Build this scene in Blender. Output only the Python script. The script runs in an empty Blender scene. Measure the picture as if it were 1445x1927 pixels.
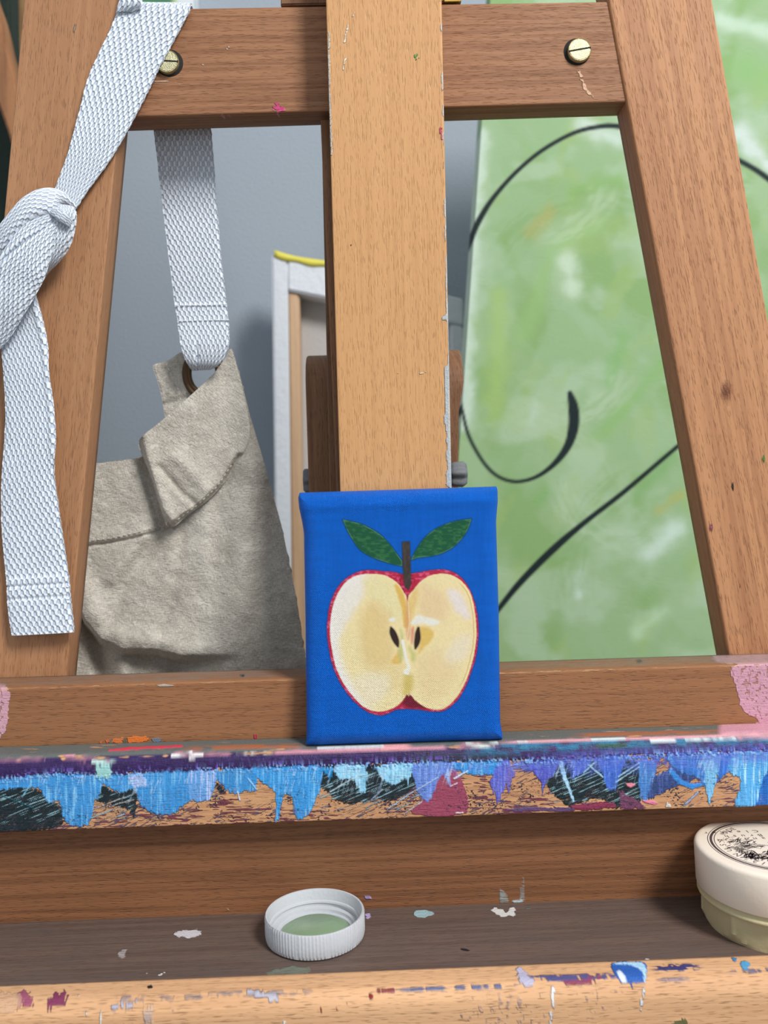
import bpy, math, random
import numpy as np
from mathutils import Vector, Matrix

random.seed(4); rng = np.random.default_rng(4)
COL = bpy.context.scene.collection
# ---------------------------------------------------------------- camera model
W, Hh, F = 1445.0, 1927.0, 1600.0
CX, CY = W/2, Hh/2
FOOTX, FOOTY, ROLL = 690.0, 930.0, 0.029
HZ = 1.15                       # height of the lens above the floor
yaw = math.atan((CX-FOOTX)/F); pit = math.atan((CY-(FOOTY-(CX-FOOTX)*ROLL))/F)
fw = Vector((math.sin(yaw)*math.cos(pit), math.cos(yaw)*math.cos(pit), -math.sin(pit)))
r0 = fw.cross(Vector((0, 0, 1))).normalized(); u0 = r0.cross(fw)
rt = r0*math.cos(ROLL)-u0*math.sin(ROLL); up = u0*math.cos(ROLL)+r0*math.sin(ROLL)
CAMP = np.array((0.0, 0.0, HZ))
nF, nR, nU = np.array(fw), np.array(rt), np.array(up)

def at(px, py, D):
    """world point(s) seen at a pixel, on the plane Y = D"""
    px = np.asarray(px, float); py = np.asarray(py, float); D = np.asarray(D, float)
    px, py, D = np.broadcast_arrays(px, py, D)
    d = nF*F + nR*(px-CX)[..., None] + nU*(CY-py)[..., None]
    return CAMP + d*(D/d[..., 1])[..., None]
def atz(px, py, z):
    d = nF*F + nR*(px-CX) + nU*(CY-py)
    return CAMP + d*((z-HZ)/d[2])
def proj(P):
    v = np.asarray(P)-CAMP
    zf = v@nF
    return CX+F*(v@nR)/zf, CY-F*(v@nU)/zf

# ---------------------------------------------------------------- numpy drawing helpers
def lin(c):
    c = np.asarray(c, float)/255.0
    return np.where(c <= .04045, c/12.92, ((c+.055)/1.055)**2.4)
def L4(c): return tuple(float(v) for v in lin(c))+(1.0,)
def _hash(ix, iy, s):
    n = (ix.astype(np.int64)*374761393 + iy.astype(np.int64)*668265263 + s*982451653) & 0xffffffff
    n = ((n ^ (n >> 13))*1274126177) & 0xffffffff
    return ((n ^ (n >> 16)) & 0xffff)/65535.0
def vn(x, y, s=0):
    x = np.asarray(x, float); y = np.asarray(y, float)
    ix = np.floor(x); iy = np.floor(y); fx = x-ix; fy = y-iy
    fx = fx*fx*(3-2*fx); fy = fy*fy*(3-2*fy)
    a = _hash(ix, iy, s); b = _hash(ix+1, iy, s); c = _hash(ix, iy+1, s); d = _hash(ix+1, iy+1, s)
    return (a*(1-fx)+b*fx)*(1-fy)+(c*(1-fx)+d*fx)*fy
def fbm(x, y, s=0, o=4):
    t = 0; a = .5; n = 0
    for k in range(o):
        t = t+a*vn(x*2**k, y*2**k, s+k*17); n += a; a *= .5
    return t/n
def dseg(x, y, P, widths=None):
    """distance to polyline (minus local half width when given)"""
    best = np.full(np.shape(x), 1e9)
    for k in range(len(P)-1):
        ax, ay = P[k]; bx, by = P[k+1]
        dx, dy = bx-ax, by-ay; q = dx*dx+dy*dy+1e-12
        t = np.clip(((x-ax)*dx+(y-ay)*dy)/q, 0, 1)
        d = np.hypot(x-ax-t*dx, y-ay-t*dy)
        if widths is not None: d = d-(widths[k]*(1-t)+widths[k+1]*t)*.5
        best = np.minimum(best, d)
    return best
def sdpoly(x, y, P):
    P = list(P); d = dseg(x, y, P+[P[0]]); ins = np.zeros(np.shape(x), bool)
    n = len(P)
    for k in range(n):
        x1, y1 = P[k]; x2, y2 = P[(k+1) % n]
        if y1 == y2: continue
        c = ((y1 > y) != (y2 > y)) & (x < (x2-x1)*(y-y1)/(y2-y1)+x1)
        ins ^= c
    return np.where(ins, -d, d)
def sm(e0, e1, v):
    t = np.clip((v-e0)/(e1-e0), 0, 1); return t*t*(3-2*t)
def smooth_poly(P, n=4, closed=True):
    P = [np.array(p, float) for p in P]; N = len(P); out = []
    rngk = range(N) if closed else range(N-1)
    for k in rngk:
        if closed: p0, p1, p2, p3 = P[k-1], P[k], P[(k+1) % N], P[(k+2) % N]
        else: p0, p1, p2, p3 = P[max(k-1, 0)], P[k], P[k+1], P[min(k+2, N-1)]
        for j in range(n):
            t = j/n
            out.append(.5*((2*p1)+(-p0+p2)*t+(2*p0-5*p1+4*p2-p3)*t*t+(-p0+3*p1-3*p2+p3)*t**3))
    if not closed: out.append(P[-1])
    return [tuple(p) for p in out]
def cat(rows, n):
    R = np.array(rows, float); N = len(R); out = []
    for k in range(N-1):
        p0, p1, p2, p3 = R[max(k-1, 0)], R[k], R[k+1], R[min(k+2, N-1)]
        for j in range(n):
            t = j/n; out.append(.5*((2*p1)+(-p0+p2)*t+(2*p0-5*p1+4*p2-p3)*t*t+(-p0+3*p1-3*p2+p3)*t**3))
    out.append(R[-1]); return np.array(out)
class Paint:
    """albedo of dried paint, with alpha = how much paint covers the bare surface"""
    def __init__(s, x, y):
        s.x, s.y = x, y; s.c = np.zeros(x.shape+(3,)); s.a = np.zeros(x.shape); s.h = np.zeros(x.shape)
    def over(s, m, col, h=0.0):
        col = lin(col) if np.ndim(col) == 1 else col
        m = np.clip(m, 0, 1); na = m+s.a*(1-m)
        w = np.where(na > 1e-6, m/np.maximum(na, 1e-6), 0)
        s.c = s.c*(1-w[..., None])+col*w[..., None]; s.a = na; s.h = s.h*(1-m*.5)+h*m
    def rgba(s): return np.concatenate([s.c, s.a[..., None]], -1)

# ---------------------------------------------------------------- mesh helpers
def mk(name, V, Fc, mat, parent=None, uv=None, col=None, smooth=True):
    me = bpy.data.meshes.new(name)
    me.from_pydata([tuple(v) for v in np.asarray(V, float)], [], [tuple(int(i) for i in f) for f in Fc])
    me.update()
    if uv is not None:
        lay = me.uv_layers.new(name='UVMap'); li = np.empty(len(me.loops), np.int32)
        me.loops.foreach_get('vertex_index', li)
        lay.data.foreach_set('uv', np.asarray(uv, np.float32)[li].ravel())
    if col is not None:
        at_ = me.color_attributes.new('paint', 'FLOAT_COLOR', 'POINT')
        at_.data.foreach_set('color', np.asarray(col, np.float32).ravel())
    if smooth: me.polygons.foreach_set('use_smooth', np.ones(len(me.polygons), bool))
    if mat: me.materials.append(mat)
    o = bpy.data.objects.new(name, me); COL.objects.link(o)
    if parent:
        o.parent = parent; o.matrix_parent_inverse = parent.matrix_world.inverted()
    return o
def tag(o, label, cat=None, group=None, kind=None):
    if label: o['label'] = label
    if cat: o['category'] = cat
    if group: o['group'] = group
    if kind: o['kind'] = kind
    return o
def empty(name, loc, label, cat, group=None):
    o = bpy.data.objects.new(name, None); COL.objects.link(o); o.location = loc; o.empty_display_size = .02
    o.matrix_world = Matrix.Translation(loc)
    return tag(o, label, cat, group)
def gridfaces(n, m, off=0, flip=False, wrap=False):
    i = np.arange(n-1)[:, None]; j = np.arange(m if wrap else m-1)[None, :]
    j2 = (j+1) % m
    a = i*m+j; b = i*m+j2; c = (i+1)*m+j2; d = (i+1)*m+j
    q = np.stack([a, b, c, d] if not flip else [d, c, b, a], -1).reshape(-1, 4)+off
    return q.tolist()
def board(name, A0, A1, B0, B1, nrm, thick, mat, parent, ra=.001, rb=.001, na=40, nl=60, ns=3, tl=None, painter=None, wob=0):
    """a long plank: edge A (A0->A1) and edge B (B0->B1) bound its dense front face with outward normal nrm"""
    A0, A1, B0, B1 = [np.asarray(p, float) for p in (A0, A1, B0, B1)]
    nrm = np.asarray(nrm, float); nrm /= np.linalg.norm(nrm)
    ts = np.linspace(0, 1, nl) if tl is None else np.asarray(tl)
    A = A0+(A1-A0)*ts[:, None]; B = B0+(B1-B0)*ts[:, None]
    w = B-A; Wd = np.linalg.norm(w, axis=1); wn = w/Wd[:, None]
    prof = []   # (fraction 0..1 of width, + metre offset, depth)
    for k in range(ns): prof.append((0, 0, thick-(thick-ra)*k/ns))
    for k in range(6):
        a = math.pi/2*k/6; prof.append((0, ra*(1-math.cos(a)), ra*(1-math.sin(a))))
    for k in range(na+1):
        f = k/na; prof.append((f, ra*(1-f)-rb*f, 0))
    for k in range(1, 7):
        a = math.pi/2*k/6; prof.append((1, -rb*(1-math.sin(a)), rb*(1-math.cos(a))))
    for k in range(1, ns+1): prof.append((1, 0, rb+(thick-rb)*k/ns))
    pr = np.array(prof); m = len(pr)
    P = A[:, None, :]+wn[:, None, :]*(pr[None, :, 0:1]*Wd[:, None, None]+pr[None, :, 1:2])-nrm*pr[None, :, 2:3]
    seg = np.concatenate([[0], np.cumsum(np.hypot(np.diff(pr[:, 0]*Wd.mean()+pr[:, 1]), np.diff(pr[:, 2])))])
    Lg = np.linalg.norm(A1-A0)
    UV = np.stack(np.broadcast_arrays(seg[None, :], (ts*Lg)[:, None]), -1)
    V = P.reshape(-1, 3); n = len(ts)
    col = None
    if painter:
        x, y = proj(V); p = Paint(x, y); painter(p, V); col = p.rgba()
        if wob:
            N = np.cross(np.gradient(P, axis=0), np.gradient(P, axis=1)); N /= np.linalg.norm(N, axis=2)[..., None]+1e-12
            if (N.reshape(-1, 3).mean(0)@nrm) < 0: N = -N
            V = V+N.reshape(-1, 3)*(p.h*wob)[:, None]
    fc = gridfaces(n, m)
    # back and ends
    for i in range(n-1): fc.append([i*m+m-1, i*m, (i+1)*m, (i+1)*m+m-1])
    fc.append(list(range(m))); fc.append([(n-1)*m+k for k in range(m-1, -1, -1)])
    a = np.cross(P[1, 8]-P[0, 8], P[0, m//2+1]-P[0, m//2])
    if a@nrm < 0 if False else (np.cross(P[0, m//2+1]-P[0, m//2], P[1, m//2]-P[0, m//2])@nrm) < 0:
        fc = [f[::-1] for f in fc]
    o = mk(name, V, fc, mat, parent, UV.reshape(-1, 2), col)
    o.data.polygons[-1].use_smooth = False; o.data.polygons[-2].use_smooth = False
    return o
def prism(name, poly, D, thick, mat, parent, bev=.0006, wpts=None):
    """outline (pixels on the plane Y=D) given real thickness, bevelled"""
    import bmesh
    bm = bmesh.new()
    P = at([p[0] for p in poly], [p[1] for p in poly], D) if wpts is None else np.array(wpts)
    vs = [bm.verts.new(p) for p in P]
    f = bm.faces.new(vs); f.normal_update()
    if f.normal.y > 0: f.normal_flip()
    r = bmesh.ops.extrude_face_region(bm, geom=[f])
    for e in r['geom']:
        if isinstance(e, bmesh.types.BMVert): e.co.y += thick
    bmesh.ops.recalc_face_normals(bm, faces=bm.faces)
    if bev: bmesh.ops.bevel(bm, geom=bm.edges[:], offset=bev, segments=3, affect='EDGES', clamp_overlap=True)
    me = bpy.data.meshes.new(name)
    uvl = bm.loops.layers.uv.new('UVMap')
    for fc in bm.faces:
        for l in fc.loops: l[uvl].uv = (l.vert.co.x+l.vert.co.y, l.vert.co.z)
    bm.to_mesh(me); bm.free(); me.materials.append(mat)
    o = bpy.data.objects.new(name, me); COL.objects.link(o)
    if parent: o.parent = parent; o.matrix_parent_inverse = parent.matrix_world.inverted()
    return o
def lathe(name, prof, c, mat, parent, n=96, axis='Z', rfun=None, closed=False, smooth=True):
    V = []; m = len(prof)
    for k in range(n):
        a = 2*math.pi*k/n
        for (r, h) in prof:
            rr = r if rfun is None else rfun(a, r, h)
            if axis == 'Z': V.append((c[0]+rr*math.cos(a), c[1]+rr*math.sin(a), c[2]+h))
            elif axis == 'Y': V.append((c[0]+rr*math.cos(a), c[1]-h, c[2]+rr*math.sin(a)))
            else: V.append((c[0]+h, c[1]+rr*math.cos(a), c[2]+rr*math.sin(a)))
    Fc = []
    for k in range(n):
        k2 = (k+1) % n
        for j in range(m-1 if not closed else m):
            j2 = (j+1) % m
            q = [k*m+j, k2*m+j, k2*m+j2, k*m+j2]
            Fc.append(q if axis != 'Y' else q)
    if not closed:
        if prof[0][0] > 1e-6: Fc.append([k*m for k in range(n)][::-1])
        if prof[-1][0] > 1e-6: Fc.append([k*m+m-1 for k in range(n)])
    o = mk(name, V, Fc, mat, parent, smooth=smooth)
    import bmesh
    bm = bmesh.new(); bm.from_mesh(o.data); bmesh.ops.remove_doubles(bm, verts=bm.verts, dist=1e-7)
    bmesh.ops.recalc_face_normals(bm, faces=bm.faces); bm.to_mesh(o.data); bm.free()
    return o
def sharp(o, ang=35):
    o.data.set_sharp_from_angle(angle=math.radians(ang)); return o

# ---------------------------------------------------------------- materials
class NT:
    def __init__(s, name):
        s.m = bpy.data.materials.new(name); s.m.use_nodes = True; s.t = s.m.node_tree; s.t.nodes.clear()
        s.out = s.n('ShaderNodeOutputMaterial'); s.b = s.n('ShaderNodeBsdfPrincipled')
        s.l(s.b.outputs[0], s.out.inputs[0])
    def n(s, t, **k):
        x = s.t.nodes.new(t)
        for a, v in k.items():
            if hasattr(x, a) and a not in ('Scale', 'Detail'): setattr(x, a, v)
        return x
    def l(s, a, b): s.t.links.new(a, b)
    def val(s, i, v):
        if hasattr(v, 'is_linked') or isinstance(v, bpy.types.NodeSocket): s.l(v, i)
        else: i.default_value = v
    def math(s, op, a, b=0.0, clamp=False):
        x = s.n('ShaderNodeMath', operation=op); x.use_clamp = clamp
        s.val(x.inputs[0], a); s.val(x.inputs[1], b); return x.outputs[0]
    def map(s, vec, sc=(1, 1, 1), loc=(0, 0, 0)):
        x = s.n('ShaderNodeMapping'); s.l(vec, x.inputs[0]); x.inputs['Scale'].default_value = sc; x.inputs['Location'].default_value = loc
        return x.outputs[0]
    def noise(s, vec, sc=1, det=3, rough=.5, dist=0):
        x = s.n('ShaderNodeTexNoise'); s.l(vec, x.inputs['Vector']); x.inputs['Scale'].default_value = sc
        x.inputs['Detail'].default_value = det; x.inputs['Roughness'].default_value = rough; x.inputs['Distortion'].default_value = dist
        return x.outputs['Fac']
    def ramp(s, f, a, b, c0=0.0, c1=1.0):
        x = s.n('ShaderNodeMapRange'); x.interpolation_type = 'SMOOTHSTEP'
        s.val(x.inputs[0], f); x.inputs[1].default_value = a; x.inputs[2].default_value = b
        x.inputs[3].default_value = c0; x.inputs[4].default_value = c1; return x.outputs[0]
    def mix(s, f, a, b, mode='MIX'):
        x = s.n('ShaderNodeMix'); x.data_type = 'RGBA'; x.blend_type = mode
        s.val(x.inputs[0], f); s.val(x.inputs[6], a); s.val(x.inputs[7], b); return x.outputs[2]
    def uv(s): return s.n('ShaderNodeUVMap').outputs[0]
    def obj(s): return s.n('ShaderNodeTexCoord').outputs['Object']
    def attr(s, nm='paint'):
        x = s.n('ShaderNodeAttribute'); x.attribute_name = nm; return x
    def bump(s, h, dist, st=1.0, prev=None):
        x = s.n('ShaderNodeBump'); x.inputs['Distance'].default_value = dist; x.inputs['Strength'].default_value = st
        s.l(h, x.inputs['Height'])
        if prev: s.l(prev, x.inputs['Normal'])
        return x.outputs[0]
    def fin(s, col=None, rough=None, nrm=None, **k):
        if col is not None: s.val(s.b.inputs['Base Color'], col)
        if rough is not None: s.val(s.b.inputs['Roughness'], rough)
        if nrm is not None: s.l(nrm, s.b.inputs['Normal'])
        for a, v in k.items(): s.val(s.b.inputs[a.replace('_', ' ')], v)
        return s.m

def wood(name, light, dark, seed=0.0, rings=.6, ringsc=260, fleck=.5, rough=.58, fine=1.0, paint=False, along=6.0, dirt_shade=None):
    t = NT(name); uv = t.uv()
    off = (seed*3.17, seed*1.71, seed)
    a = t.noise(t.map(uv, (ringsc, along, 1), off), 1, 3, .5, .6)
    b = t.noise(t.map(uv, (1300, 22, 1), off), 1, 2, .6)
    c = t.noise(t.map(uv, (2600, 210, 1), off), 1, 1, .5)
    big = t.noise(t.map(uv, (22, 9, 1), off), 1, 3, .5)
    f = t.ramp(a, .36, .66)
    f = t.math('MULTIPLY', f, rings)
    f = t.math('ADD', f, t.math('MULTIPLY', t.math('SUBTRACT', b, .5), .55*fine))
    f = t.math('ADD', f, t.math('MULTIPLY', t.math('SUBTRACT', big, .5), .5), clamp=True)
    col = t.mix(f, L4(light), L4(dark))
    fk = t.math('MULTIPLY', t.ramp(c, .60, .74), fleck)
    dk = tuple(v*.45 for v in lin(dark))+(1,)
    col = t.mix(fk, col, dk)
    if dirt_shade is not None:
        dn = t.noise(t.map(uv, (130, 40, 1), off), 1, 4, .65)
        col = t.mix(t.ramp(dn, .3, .7, dirt_shade[1], dirt_shade[2]), col, L4(dirt_shade[0]))
    h = t.math('SUBTRACT', t.math('MULTIPLY', b, .4), t.math('MULTIPLY', t.ramp(c, .55, .72), .8))
    nr = t.bump(h, .00018, .8)
    rr = t.math('ADD', rough, t.math('MULTIPLY', t.math('SUBTRACT', b, .5), .2))
    if paint:
        at_ = t.attr(); al = at_.outputs['Alpha']
        n2 = t.noise(t.map(uv, (1500, 260, 1), off), 1, 3, .6)
        al2 = t.math('MULTIPLY', al, 1.0)
        # thin paint lets the grain break through
        thr = t.ramp(t.math('ADD', al2, t.math('MULTIPLY', t.math('SUBTRACT', n2, .5), .55)), .22, .72)
        col = t.mix(thr, col, at_.outputs['Color'])
        n3 = t.noise(t.map(uv, (1400, 1400, 1), off), 1, 3, .6)
        nr = t.bump(t.math('MULTIPLY', thr, t.math('ADD', n3, .8)), .00028, .9, nr)
        rr = t.math('ADD', rr, t.math('MULTIPLY', thr, -.12))
    return t.fin(col, rr, nr, Specular_IOR_Level=.3)

def webbing(name, hi, lo, P=.0021, Q=.0036):
    t = NT(name); uv = t.uv()
    nz = t.n('ShaderNodeTexNoise'); t.l(t.map(uv, (260, 260, 1)), nz.inputs['Vector']); nz.inputs['Scale'].default_value = 1
    ad = t.n('ShaderNodeVectorMath', operation='MULTIPLY_ADD'); t.l(nz.outputs['Color'], ad.inputs[0])
    ad.inputs[1].default_value = (.0013, .0013, 0); t.l(uv, ad.inputs[2])
    sp = t.n('ShaderNodeSeparateXYZ'); t.l(ad.outputs[0], sp.inputs[0])
    cu = t.math('COSINE', t.math('MULTIPLY', sp.outputs[0], 2*math.pi/P))
    cv = t.math('COSINE', t.math('MULTIPLY', sp.outputs[1], 2*math.pi/Q))
    h = t.math('MULTIPLY_ADD', t.math('MULTIPLY', cu, cv), .5); h.node.inputs[2].default_value = .5
    h = t.ramp(h, .15, .75)
    fib = t.noise(t.map(uv, (5200, 2000, 1)), 1, 3, .6)
    fuzz = t.noise(t.map(uv, (900, 900, 1), (3, 1, 0)), 1, 3, .6)
    col = t.mix(t.math('ADD', t.math('MULTIPLY', h, .75), t.math('MULTIPLY', fuzz, .45), True), L4(lo), L4(hi))
    nr = t.bump(h, .00065, 1.0)
    nr = t.bump(fib, .00016, .9, nr)
    return t.fin(col, .95, nr, Sheen_Weight=.15)

def linen(name, c1, c2, paint=False, crinkle=1.0):
    t = NT(name); uv = t.uv()
    wx = t.noise(t.map(uv, (3600, 500, 1)), 1, 2, .5); wy = t.noise(t.map(uv, (500, 3600, 1), (4, 2, 0)), 1, 2, .5)
    cr = t.noise(t.map(uv, (330, 700, 1)), 1, 4, .55, 1.5)
    cr2 = t.noise(t.map(uv, (640, 900, 1)), 1, 3, .6, 1.0)
    wv = t.math('ADD', wx, wy)
    big = t.noise(t.map(uv, (60, 60, 1)), 1, 3, .5)
    f = t.math('ADD', t.math('MULTIPLY', t.math('SUBTRACT', wv, 1.0), 1.2), big)
    col = t.mix(t.ramp(f, .2, .8), L4(c1), L4(c2))
    rg = t.noise(t.map(uv, (120, 200, 1), (7, 3, 0)), 1, 3, .55, 2.2)
    rg = t.math('SUBTRACT', 1.0, t.math('ABSOLUTE', t.math('MULTIPLY', t.math('SUBTRACT', rg, .5), 5.0)))
    nr = t.bump(t.math('POWER', t.math('MAXIMUM', rg, 0.0), 4.0), .00035*crinkle, .5)
    nr = t.bump(cr, .0007*crinkle, .55, nr)
    nr = t.bump(cr2, .0004*crinkle, .7, nr)
    nr = t.bump(wv, .0002, 1.0, nr)
    return t.fin(col, .95, nr, Sheen_Weight=.1)

def plain(name, c, rough=.5, metal=0.0, bumpn=None, var=.0, **k):
    t = NT(name); col = L4(c); ob = t.obj()
    n = t.noise(ob, 120, 4, .6)
    if var: col = t.mix(t.ramp(n, .3, .7, 0, var), L4(c), tuple(v*.55 for v in lin(c))+(1,))
    nr = None
    if bumpn: nr = t.bump(t.noise(ob, bumpn[0], 4, .6), bumpn[1], 1.0)
    return t.fin(col, rough, nr, Metallic=metal, **k)

def painted_cloth(name, weave=.0005, depth=.0001, rough=.45, brush=.00012, spec=.28):
    """primed canvas under acrylic: colours come from the paint attribute, plus weave and brush relief"""
    t = NT(name); uv = t.uv(); a = t.attr()
    sp = t.n('ShaderNodeSeparateXYZ'); t.l(uv, sp.inputs[0])
    cu = t.math('SINE', t.math('MULTIPLY', sp.outputs[0], 2*math.pi/weave)); cv = t.math('SINE', t.math('MULTIPLY', sp.outputs[1], 2*math.pi/weave))
    w = t.math('MULTIPLY', cu, cv)
    br = t.noise(t.map(uv, (300, 700, 1)), 1, 4, .6, 1.2)
    nr = t.bump(w, depth, .8); nr = t.bump(br, brush, .8, nr)
    return t.fin(a.outputs['Color'], rough, nr, Specular_IOR_Level=spec)

M = {}
M['legL'] = wood('beech_left_leg', (176, 128, 91), (150, 103, 70), 1.3, .35, 420, .38, paint=True)
M['legR'] = wood('beech_right_leg', (190, 137, 96), (154, 103, 71), 4.6, .6, 330, .5, paint=True)
M['bar'] = wood('beech_crossbar', (162, 115, 82), (122, 79, 52), 7.2, .6, 620, .35, paint=True, along=14)
M['mast'] = wood('birch_front_mast', (208, 157, 106), (188, 136, 87), 2.2, .4, 900, .25, rough=.5, paint=True, along=3)
M['rear'] = wood('dark_beech', (140, 100, 70), (100, 66, 44), 9.1, .6, 300, .4)
M['rail'] = wood('beech_rail', (154, 105, 70), (126, 82, 54), 3.4, .45, 620, .4, paint=True, along=9)
M['ledge'] = wood('painted_ledge_wood', (205, 155, 112), (170, 118, 86), 5.5, .5, 800, .5, paint=True, along=30)
M['tray'] = wood('tray_back_wood', (142, 95, 63), (100, 63, 40), 6.1, .6, 560, .3, paint=True, along=8)  # base colour darkened to stand in for the ledge's deeper shadow
M['floor'] = wood('dirty_shaded_tray_floor_wood', (114, 91, 79), (77, 59, 50), 8.3, .6, 520, .4, paint=True, along=12, dirt_shade=((96, 84, 78), .25, .7), rough=.6)  # dirt tint, also darkening the floor to make up for missing shade
M['lip'] = wood('tray_front_wood', (222, 174, 130), (186, 135, 94), 2.9, .4, 500, .6, paint=True, along=8)
M['web'] = webbing('white_cotton_webbing', (240, 248, 255), (188, 200, 222), .0023, .0042)
M['linen'] = linen('beige_linen', (216, 210, 198), (180, 173, 161))
M['thread'] = plain('cotton_thread', (205, 198, 184), .9)
M['wthread'] = plain('white_thread', (225, 228, 232), .9)
M['brass'] = plain('antique_brass', (92, 70, 50), .45, .7)
M['screw'] = plain('brassed_steel', (212, 205, 165), .38, .9, (2600, .00025), .5)
M['black'] = plain('recess_shade_black', (14, 12, 10), .8)
M['knob'] = plain('grey_plastic', (112, 116, 120), .6, 0, (1500, .0002))
M['plate'] = plain('brass_plate', (190, 160, 80), .4, .7)

# ---------------------------------------------------------------- lights, world, camera
def build_light():
    wd = bpy.data.worlds.new('room_daylight'); bpy.context.scene.world = wd; wd.use_nodes = True
    bg = wd.node_tree.nodes['Background']; bg.inputs[0].default_value = (.82, .91, 1.0, 1); bg.inputs[1].default_value = .66
    la = bpy.data.lights.new('window_light', 'AREA'); la.shape = 'RECTANGLE'; la.size = .34; la.size_y = .55; la.energy = 29.5; la.color = (1.0, .98, .95)
    o = bpy.data.objects.new('window_light', la); COL.objects.link(o)
    az, el, R = math.radians(37), math.radians(42), 1.7
    tgt = Vector((0, .33, HZ-.02))
    p = tgt+Vector((math.sin(az)*math.cos(el), -math.cos(az)*math.cos(el), math.sin(el)))*R
    o.location = p; o.rotation_euler = (tgt-p).to_track_quat('-Z', 'Y').to_euler()
def build_cam():
    c = bpy.data.cameras.new('camera'); o = bpy.data.objects.new('camera', c); COL.objects.link(o)
    c.sensor_fit = 'AUTO'; c.sensor_width = 36; c.lens = F/1927*36
    m = Matrix((tuple(rt)+(0,), tuple(up)+(0,), tuple(-fw)+(0,), (0, 0, 0, 1))).transposed()
    m.translation = Vector((0, 0, HZ)); o.matrix_world = m
    c.clip_start = .01; c.clip_end = 50
    c.dof.use_dof = True; c.dof.focus_distance = .318; c.dof.aperture_fstop = 13
    bpy.context.scene.camera = o
    vs = bpy.context.scene.view_settings; vs.view_transform = 'Standard'; vs.look = 'None'; vs.exposure = 0; vs.gamma = 1; vs.use_curve_mapping = False
build_light(); build_cam()
NY = (0, -1, 0)

# ---------------------------------------------------------------- the room
def build_room():
    t = NT('grey_wall_paint'); ob = t.obj()
    n = t.noise(ob, 420, 3, .55); big = t.noise(ob, 3.0, 3, .5)
    col = t.mix(big, L4((163, 172, 182)), L4((152, 162, 173)))
    m = t.fin(col, .85, t.bump(n, .0011, .7))
    V = [(-2.2, .80, 0), (2.2, .80, 0), (2.2, .80, 2.6), (-2.2, .80, 2.6), (-2.2, .90, 0), (2.2, .90, 0), (2.2, .90, 2.6), (-2.2, .90, 2.6)]
    Fc = [(0, 1, 2, 3), (5, 4, 7, 6), (4, 0, 3, 7), (1, 5, 6, 2), (3, 2, 6, 7), (4, 5, 1, 0)]
    o = mk('wall_back', V, Fc, m, smooth=False); o['kind'] = 'structure'
    t = NT('floor_planks'); ob = t.obj()
    n = t.noise(t.map(ob, (2, 30, 1)), 1, 4, .6)
    m = t.fin(t.mix(n, L4((120, 105, 92)), L4((84, 72, 62))), .5)
    V = [(-2.2, -2.2, -.05), (2.2, -2.2, -.05), (2.2, .9, -.05), (-2.2, .9, -.05), (-2.2, -2.2, 0), (2.2, -2.2, 0), (2.2, .9, 0), (-2.2, .9, 0)]
    Fc = [(3, 2, 1, 0), (4, 5, 6, 7), (0, 1, 5, 4), (1, 2, 6, 5), (2, 3, 7, 6), (3, 0, 4, 7)]
    o = mk('floor', V, Fc, m, smooth=False); o['kind'] = 'structure'
build_room()

# ---------------------------------------------------------------- easel
E = empty('easel', (0, .34, 0), 'beech wood studio easel with splayed legs and a paint-splattered ledge', 'easel')
DL = .340
def line_to_z(p, q, D, z):
    P = at(p[0], p[1], D); Q = at(q[0], q[1], D); t = (z-P[2])/(Q[2]-P[2]); return P+(Q-P)*t

def spots(p, L):
    for (pts, r, c, h) in L:
        m = sm(r*.7, -r*.7, dseg(p.x, p.y, pts)-r+2.2*(vn(p.x/2.6, p.y/2.6, 5)-.5)*min(r, 3))
        p.over(m, c, h)

def build_legs():
    zt, zb = 1.62, 0.0
    def pl(p, V):
        spots(p, [([(136, 46), (143, 60)], 2.5, (176, 150, 132), .1), ([(150, 460), (150, 461)], 1.3, (60, 35, 25), 0), ([(132, 958), (133, 959)], 1.3, (50, 40, 35), 0)])
    A = [line_to_z((45, 0), (8, 400), DL, z) for z in (zt, zb)]
    B = [line_to_z((245, 0), (125, 1268), DL, z) for z in (zt, zb)]
    tl = np.unique(np.concatenate([np.linspace(0, .1, 4), np.linspace(.1, .5, 240), np.linspace(.5, 1, 10)]))
    board('leg', A[0], A[1], B[0], B[1], NY, .0125, M['legL'], E, .0006, .0006, 50, tl=tl, painter=pl)
    def pr(p, V):
        # knot in the grain
        d = np.hypot((p.x-1366)/17, (p.y-738)/34)
        p.over(.62*sm(1.3, .1, d+.5*(fbm(p.x/9, p.y/14, 3)-.5)), (104, 58, 38))
        d2 = np.hypot((p.x-1246)/22, (p.y-320)/60)
        p.over(.28*sm(1.3, .2, d2), (120, 75, 55))
        spots(p, [([(1376, 912), (1378, 916)], 2.4, (30, 26, 22), .2), ([(1254, 581), (1262, 582)], 2.6, (205, 175, 150), .2), ([(1391, 1103), (1391, 1105)], 1.6, (70, 30, 20), 0),
                  ([(1437, 860), (1437, 862)], 2, (70, 120, 50), .2), ([(1336, 990), (1338, 993)], 2, (150, 80, 90), 0)])
    A = [line_to_z((1145, 0), (1370, 1226), DL, z) for z in (zt, zb)]
    B = [line_to_z((1340, 0), (1445, 603), DL, z) for z in (zt, zb)]
    board('leg', A[0], A[1], B[0], B[1], NY, .0135, M['legR'], E, .0011, .0006, 50, tl=tl, painter=pr)
build_legs()

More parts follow.
